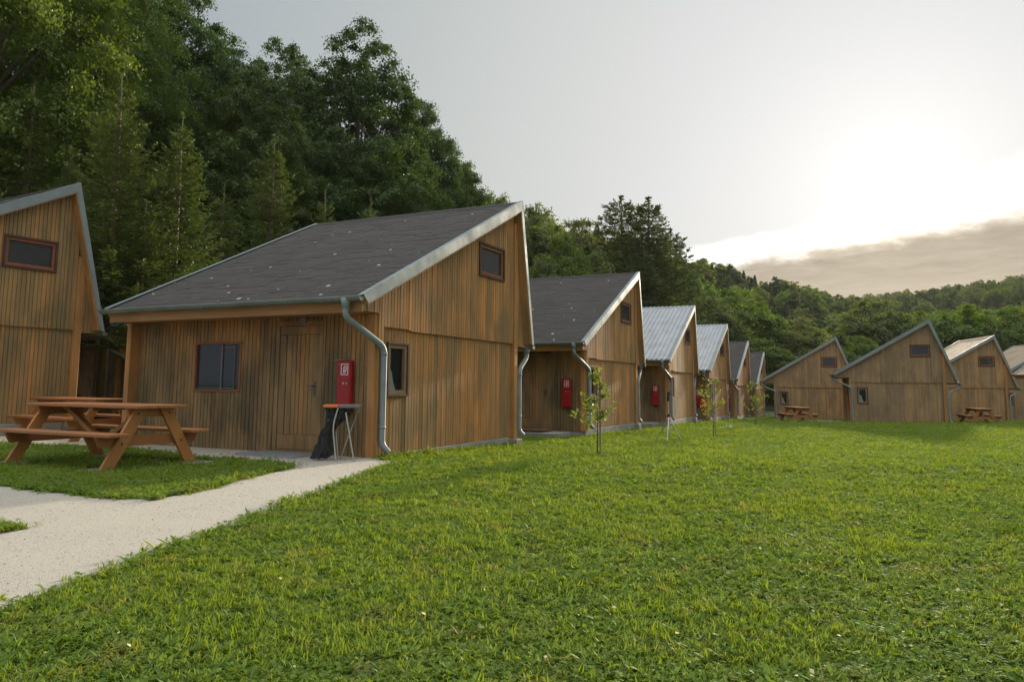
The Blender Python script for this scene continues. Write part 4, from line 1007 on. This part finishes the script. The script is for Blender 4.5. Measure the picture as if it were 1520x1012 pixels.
def grass():
    pts, sc, ids = [], [], []
    for (y0, y1, dens, s) in ((2.2, 4.5, 1150, .72), (4.5, 7., 800, .8), (7., 10., 430, .95), (10., 16., 190, 1.2), (16., 28., 70, 1.6), (28., 62., 20, 2.5)):
        xl, xr = -.78 * y1 - .5, .78 * y1 + .5; n = int((xr - xl) * (y1 - y0) * dens)
        x = rng.uniform(xl, xr, n); y = rng.uniform(y0, y1, n); k = (np.abs(x) < .78 * y + .5) & on_lawn(x, y) & (x > -16)
        k &= (gz(x, y) < .3)
        x, y = x[k], y[k]; n1 = vn(x, y, .45, 1); n2 = vn(x, y, 1.7, 2)
        k = rng.uniform(size=len(x)) < .62 + .5 * n1; x, y, n1, n2 = x[k], y[k], n1[k], n2[k]
        h = min(s, 1.3) * (.48 + .18 * n2 + .2 * n1) * rng.uniform(.7, 1.3, len(x))
        w = s * rng.uniform(.8, 1.25, len(x))
        id_ = rng.choice(7, len(x), p=[.25, .27, .05, .24, .08, .08, .03]); cl_ = vn(x, y, .9, 3) > .62; id_ = np.where(cl_ & (rng.uniform(size=len(x)) < .5), rng.integers(4, 6, len(x)), id_)
        pts.append(np.c_[x, y, gz(x, y) + np.where(inpoly(x, y, ISLAND) | inpoly(x, y, TUFT_BED), .011, 0)]); sc.append(np.c_[w, w, h]); ids.append(id_)
    # taller fringe along the path edges
    for poly, sgn in ((PATH, 1), (ISLAND, -1), (TUFT_BED, -1)):
        P_ = np.array(poly)
        for a, b in zip(P_, np.roll(P_, -1, 0)):
            L = np.linalg.norm(b - a); n = int(L * 46); t = rng.uniform(size=n)[:, None]; nr = np.array([b[1] - a[1], a[0] - b[0]]) / (L + 1e-9)
            q = a + (b - a) * t + rng.normal(0, .05, (n, 2)); k = (q[:, 1] > 2) & (q[:, 1] < 16) & (q[:, 0] > -10)
            ok = k & (on_lawn(q[:, 0], q[:, 1]) | (rng.uniform(size=n) < .3))
            for p in FOOT: ok &= ~inpoly(q[:, 0], q[:, 1], p)
            q = q[ok]; s = rng.uniform(.6, 1.25, len(q)) * (.7 + .6 * vn(q[:, 0], q[:, 1], .35, 9))
            pts.append(np.c_[q, gz(q[:, 0], q[:, 1]) + .008]); sc.append(np.c_[s, s, s]); ids.append(rng.integers(0, 4, len(q)))
    # weeds along the gable foot of the near cabins
    for i in (0, 1, 2):
        n = 420; u = rng.uniform(.1, 4.9, n); v = -np.abs(rng.normal(.06, .07, n)) - .03; q = np.array([cl(i, a, b) for a, b in zip(u, v)]); s = rng.uniform(.8, 1.7, n)
        pts.append(np.c_[q, gz(q[:, 0], q[:, 1])]); sc.append(np.c_[s, s, s]); ids.append(rng.integers(0, 7, n))
    P_ = np.concatenate(pts); S = np.concatenate(sc); I = np.concatenate(ids); n = len(P_)
    rot = np.c_[rng.normal(0, .22, n), rng.normal(0, .22, n), rng.uniform(0, 6.28, n)]
    print('tufts', n); scatter('grass', P_, rot, S, I, GP)
grass()
# pebbles on the path, fallen pale petals and leaves on the lawn
def pebble(seed):
    r = np.random.default_rng(seed); v = unit(np.array([(a, b, c) for a in (-1, 1) for b in (-1, 1) for c in (-1, 1)]) * 1.) * r.uniform(.7, 1.2, (8, 1)) * np.array([1, .8, .55])
    return fast_mesh('pebble', v, np.array([(0, 1, 3, 2), (4, 6, 7, 5), (0, 4, 5, 1), (2, 3, 7, 6), (0, 2, 6, 4), (1, 5, 7, 3)]), 'gravel')
PP = [proto_obj('pebble', pebble(i)) for i in range(3)]
def pebbles():
    x = rng.uniform(-9, -1.4, 26000); y = 3.2 + 9.5 * rng.uniform(size=26000) ** 1.3; k = inpoly(x, y, PATH) & ~inpoly(x, y, ISLAND) & ~inpoly(x, y, TUFT_BED) & (x > -.75 * y - .3)
    x, y = x[k], y[k]; n = len(x); s = np.exp(rng.normal(math.log(.0034), .35, n)); s = np.minimum(s, .011)
    scatter('pebbles', np.c_[x, y, np.full(n, .006) + s * .25], np.c_[rng.normal(0, .3, n), rng.normal(0, .3, n), rng.uniform(0, 6.28, n)], np.c_[s, s, s], rng.integers(0, 3, n), PP)
pebbles()
def litter():
    n = 130; y = 3 + 15 * rng.uniform(size=n) ** 1.2; x = rng.uniform(-.7, .7, n) * y; k = (x > -6); x, y = x[k], y[k]; n = len(x)
    v = np.array([(0, 0, 0), (.5, .42, .12), (1, 0, .05), (.5, -.42, .12)]) - [.5, 0, 0]; m1 = principled('dry fallen leaf', (.52, .46, .26), .8)[0]; M['dry'] = m1
    p = [proto_obj('leaf', fast_mesh('leaf', v, np.array([(0, 1, 2, 3)]), 'dry'))]; s = rng.uniform(.012, .028, n)
    scatter('fallen_leaves', np.c_[x, y, gz(x, y) + np.where(on_lawn(x, y), .045, .012)], np.c_[rng.normal(0, .4, n), rng.normal(0, .4, n), rng.uniform(0, 6.28, n)], np.c_[s, s, s], np.zeros(n, int), p)
litter()
def hillside():
    r = np.random.default_rng(21); x = []; y = []
    cand = 45000; Y = 40 + 420 * np.sqrt(r.uniform(size=cand)); px = r.uniform(-350, 1800, cand); X = (px - 760) / F * Y
    yf = np.interp(px, PX, YF); yr = np.interp(px, PX, YR); ok = (Y > yf + 4) & (Y < yr + 14); X, Y, px = X[ok], Y[ok], px[ok]
    keep = []; cell = {}
    for i in range(len(X)):
        md = 2.9 + Y[i] * .008; c = (int(X[i] // 8), int(Y[i] // 8)); good = True
        for a in (-1, 0, 1):
            for b in (-1, 0, 1):
                for j in cell.get((c[0] + a, c[1] + b), ()):
                    if (X[i] - X[j]) ** 2 + (Y[i] - Y[j]) ** 2 < md * md: good = False; break
        if good: keep.append(i); cell.setdefault(c, []).append(i)
    keep = np.array(keep); X, Y, px = X[keep], Y[keep], px[keep]; n = len(X); g = gz(X, Y)
    h = r.uniform(6., 9.6, n) / 11.; far_con = (px > 1180) & (Y > .82 * np.interp(px, PX, YR)); con = (r.uniform(size=n) < np.where(far_con, .6, .08))
    h = np.where(px < 720, h * .8, h)
    idx = np.where(con, 3, r.choice(3, n, p=[.5, .28, .22])); w = h * r.uniform(.8, 1.2, n); w = np.where(con, w * 1.1, w)
    print('hill trees', n)
    lo = [proto_obj('oak', to_mesh_pair('oak', broadleaf(61, H=11, rx=4.0, z0=.3, nclump=150, nper=110, size=.22), 'leaf_mid')[0]), proto_obj('oak', to_mesh_pair('oak', broadleaf(62, H=11, rx=3.6, z0=.3, nclump=150, nper=110, size=.21), 'leaf_dark')[0]),
          proto_obj('oak', to_mesh_pair('oak', broadleaf(63, H=11, rx=4.2, z0=.3, nclump=150, nper=110, size=.22), 'leaf_bright')[0])]
    rr = np.random.default_rng(4); c = []; nn = []
    for t in np.linspace(.03, 1, 60):
        R_ = 2.3 * (1 - t) ** .8 + .1; m_ = 60; a = rr.uniform(0, 6.28, m_); q = R_ * rr.uniform(.3, 1.05, m_); c.append(np.c_[np.cos(a) * q, np.sin(a) * q, 11 * t - .25 * q]); nn.append(unit(np.c_[np.cos(a) * .6, np.sin(a) * .6, np.ones(m_)] + rr.normal(0, .3, (m_, 3))))
    v, f = leaves(np.concatenate(c), np.concatenate(nn), .3, rr, .4); lo.append(proto_obj('conifer', fast_mesh('conifer', v, f, 'needle_pine')))
    o = scatter('hillside_wood', np.c_[X, Y, g - .3], np.c_[r.normal(0, .04, n), r.normal(0, .04, n), r.uniform(0, 6.28, n)], np.c_[w, w, h], idx, lo)
    o['label'] = 'wooded hillside of mixed trees beyond the cabins'
hillside()

# ------------------------------------------------------------------ saplings with stakes
def sapling(px, d, ytop, wpx, label, red, seed):
    r = np.random.default_rng(seed); x = (px - 760) / F * d; g = gz1(x, d); H = EYE + d * (571 - ytop) / F - g; root = empty('sapling', (x, d, g)); Rr = wpx * d / F / 2
    tb = MB(); tb.tube([(0, 0, -.1), (.015, .01, H * .4), (.0, .0, H * .7), (.02, 0, H * .97)], [.012, .010, .007, .003], 7)
    cs = []; rs = []
    for i in range(22):
        t = r.uniform(.33, .98); a = r.uniform(0, 6.28); L = Rr * (1.15 - .75 * max(0, t - .4) / .6) * r.uniform(.45, 1.1); p0 = np.array([0, 0, H * t - .25 * L]); p1 = np.array([math.cos(a) * L, math.sin(a) * L, H * t + L * .45])
        p1[2] = min(p1[2], H); tb.tube([p0, (p0 + p1) / 2 + [0, 0, -.03], p1], [.005, .004, .002], 5, cap=False)
        n = int(13 * (.5 + L / Rr)); s = r.uniform(.3, 1.05, (n, 1)); q = p0 + (p1 - p0) * s + r.normal(0, .04, (n, 3)); (rs if (red and p1[0] < -.25 and t < .62) else cs).append(q)
    tb_o = tb.build('trunk', 'bark', root, smooth=True)
    for nm, L_, mt in (('crown', cs, 'leaf_sapling'), ('reddening_leaves', rs, 'leaf_red')):
        if not L_: continue
        c = np.concatenate(L_); v, f = leaves(c, unit(r.normal(size=(len(c), 3)) * .7 + np.array([0, 0, .6])), .048, r, .5); o = bpy.data.objects.new(nm, fast_mesh(nm, v, f, mt)); col.objects.link(o); o.parent = root
    tag(root, label, 'young tree', 'staked young trees on the lawn')
    mb = MB(); mb.tube([(x + .05, d - .04, g - .2), (x + .05, d - .04, g + H * .93)], [.017, .016], 9); s = mb.build('wooden_stake', 'stake_wood'); tag(s, 'round wooden stake ' + {1: 'tied beside the nearest sapling', 2: 'tied beside the middle sapling', 3: 'tied beside the farthest sapling'}[seed], 'stake', 'stakes beside the young trees')
sapling(886, 13.0, 546, 56, 'nearest sapling with sparse pale leaves before the second cabin', False, 1)
sapling(1056, 21.9, 562, 52, 'middle sapling with some reddish leaves before the metal roofed cabins', True, 2)
sapling(1118, 31.5, 566, 44, 'farthest sapling of three, near the end of the left row', False, 3)

# ------------------------------------------------------------------ air
def haze():
    mb = MB(); mb.box((-460, -215, -40), (560, 760, 95)); m, k, out = new_mat('evening haze')
    v = k.n('ShaderNodeVolumePrincipled'); v.inputs['Density'].default_value = HAZE; v.inputs['Color'].default_value = (.94, .94, .93, 1); v.inputs['Anisotropy'].default_value = .15
    k.link(v.outputs[0], out.inputs['Volume']); o = mb.build('haze', m); o['kind'] = 'stuff'; o.display_type = 'WIRE'
HAZE = .00010
haze()
# ------------------------------------------------------------------ light
SUN_AZ, SUN_EL = R(27.9), R(11.2)
sd = (math.sin(SUN_AZ) * math.cos(SUN_EL), math.cos(SUN_AZ) * math.cos(SUN_EL), math.sin(SUN_EL))
from mathutils import Vector
sl = bpy.data.lights.new('sun', 'SUN'); sl.energy = 5.0; sl.angle = R(2.5); sl.color = (1., .86, .66)
so = bpy.data.objects.new('sun', sl); col.objects.link(so); so.rotation_euler = Vector(sd).to_track_quat('Z', 'Y').to_euler(); so.location = (20, 40, 60)
def world():
    w = bpy.data.worlds.new('World'); scene.world = w; w.use_nodes = True; w.node_tree.nodes.clear(); k = N(w.node_tree)
    out = k.n('ShaderNodeOutputWorld'); bg = k.n('ShaderNodeBackground'); k.link(bg.outputs[0], out.inputs[0])
    sky = k.n('ShaderNodeTexSky', sky_type='NISHITA'); sky.sun_disc = False; sky.sun_elevation = SUN_EL; sky.sun_rotation = SUN_AZ; sky.dust_density = 3.
    d = k.n('ShaderNodeTexCoord').outputs['Generated']
    s = k.n('ShaderNodeSeparateXYZ'); k.link(d, s.inputs[0])
    el = k.math('MULTIPLY', k.math('ARCSINE', s.outputs[2]), 57.2958)
    az = k.math('MULTIPLY', k.math('ARCTAN2', s.outputs[0], s.outputs[1]), 57.2958)
    ge, ga = R(13.6), R(27.6); glow = (math.sin(ga) * math.cos(ge), math.cos(ga) * math.cos(ge), math.sin(ge))
    dot = k.vmath('DOT_PRODUCT', d, glow).outputs['Value']
    ang = k.math('MULTIPLY', k.math('ARCCOSINE', k.math('MINIMUM', dot, .99999)), 57.2958)
    # thin high veil: grey blue away from the sun, white round it
    A_ = lambda a: a / 180.
    veil = k.ramp(k.math('DIVIDE', ang, 180.), [(0., (1.9, 1.85, 1.75)), (A_(2.), (1.02, 1.015, 1.)), (A_(5), (.90, .90, .895)), (A_(10), (.80, .805, .805)), (A_(15.5), (.72, .73, .73)), (A_(22), (.645, .66, .655)), (A_(30), (.56, .585, .575)), (A_(38), (.47, .505, .51)), (A_(51), (.365, .415, .445)), (A_(66), (.40, .45, .49)), (A_(110), (.60, .65, .72)), (1., (.62, .68, .76))])  # wide angles brighten again: added fill from the unseen sky behind
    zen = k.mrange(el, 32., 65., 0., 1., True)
    veil = k.mix(zen, veil, (1.8, 1.82, 1.80, 1))  # unseen sky overhead made brighter than the visible part, added to light the scene
    # cloud bank low over the hills
    v = k.n('ShaderNodeCombineXYZ'); k.link(k.math('MULTIPLY', az, .055), v.inputs[0]); k.link(k.math('MULTIPLY', el, .33), v.inputs[1])
    n1 = k.noise(v.outputs[0], 1.6, 6, .6, .3); 
    v2 = k.n('ShaderNodeCombineXYZ'); k.link(k.math('MULTIPLY', az, .22), v2.inputs[0]); k.link(k.math('ADD', k.math('MULTIPLY', el, 1.5), k.math('MULTIPLY', az, -.05)), v2.inputs[1])
    n2 = k.noise(v2.outputs[0], 1.1, 6, .66, .4)
    n3 = k.noise(k.mapping(d, (1., 1., 2.6)), 30., 5, .62)
    top = k.math('ADD', k.math('MULTIPLY_ADD', k.mrange(az, 12., 36.), 2.8, 8.6), k.math('ADD', k.math('MULTIPLY', k.math('SUBTRACT', n1, .5), .9), k.math('MULTIPLY', k.math('SUBTRACT', n3, .5), 1.6)))
    bank = k.mrange(k.math('SUBTRACT', top, el), -.3, .8, 0., 1., True)
    bank = k.math('MULTIPLY', bank, k.mrange(az, 9., 16.))
    bcol = k.mix(k.mrange(n2, .32, .68), (.325, .288, .235, 1), (.48, .43, .35, 1))
    bcol = k.mix(k.mrange(el, 6.2, 8.6, .55, 0.), bcol, (.52, .455, .36, 1))
    # bright rim of cloud above the bank
    wt = k.math('ADD', k.math('MULTIPLY_ADD', k.mrange(az, 12., 36.), 4.9, 9.8), k.math('ADD', k.math('MULTIPLY', k.math('SUBTRACT', n1, .5), 2.4), k.math('MULTIPLY', k.math('SUBTRACT', n3, .5), 1.2)))
    rim = k.math('MULTIPLY', k.mrange(k.math('SUBTRACT', wt, el), -.25, .5, 0., 1., True), k.mrange(az, 9., 15.))
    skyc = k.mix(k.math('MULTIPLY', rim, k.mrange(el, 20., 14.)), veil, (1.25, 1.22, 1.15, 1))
    edge = k.mrange(k.math('SUBTRACT', top, el), .0, 1.1, 1., 0.)
    bcol = k.mix(k.math('MULTIPLY', edge, k.mrange(ang, 14., 1.5, .0, .8)), bcol, (1.3, 1.15, .9, 1))
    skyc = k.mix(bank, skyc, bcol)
    # faint Nishita sky added over the whole dome
    nish = k.mix(1., sky.outputs[0], (.0012, .0012, .0012, 1), 'MULTIPLY')
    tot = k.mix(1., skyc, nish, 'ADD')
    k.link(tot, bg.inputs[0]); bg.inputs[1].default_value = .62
world()
scene.view_settings.view_transform = 'Standard'; scene.view_settings.look = 'None'; scene.view_settings.exposure = .74; scene.view_settings.gamma = 1.
scene.cycles.max_bounces = 8; scene.cycles.transparent_max_bounces = 16; scene.cycles.use_denoising = True
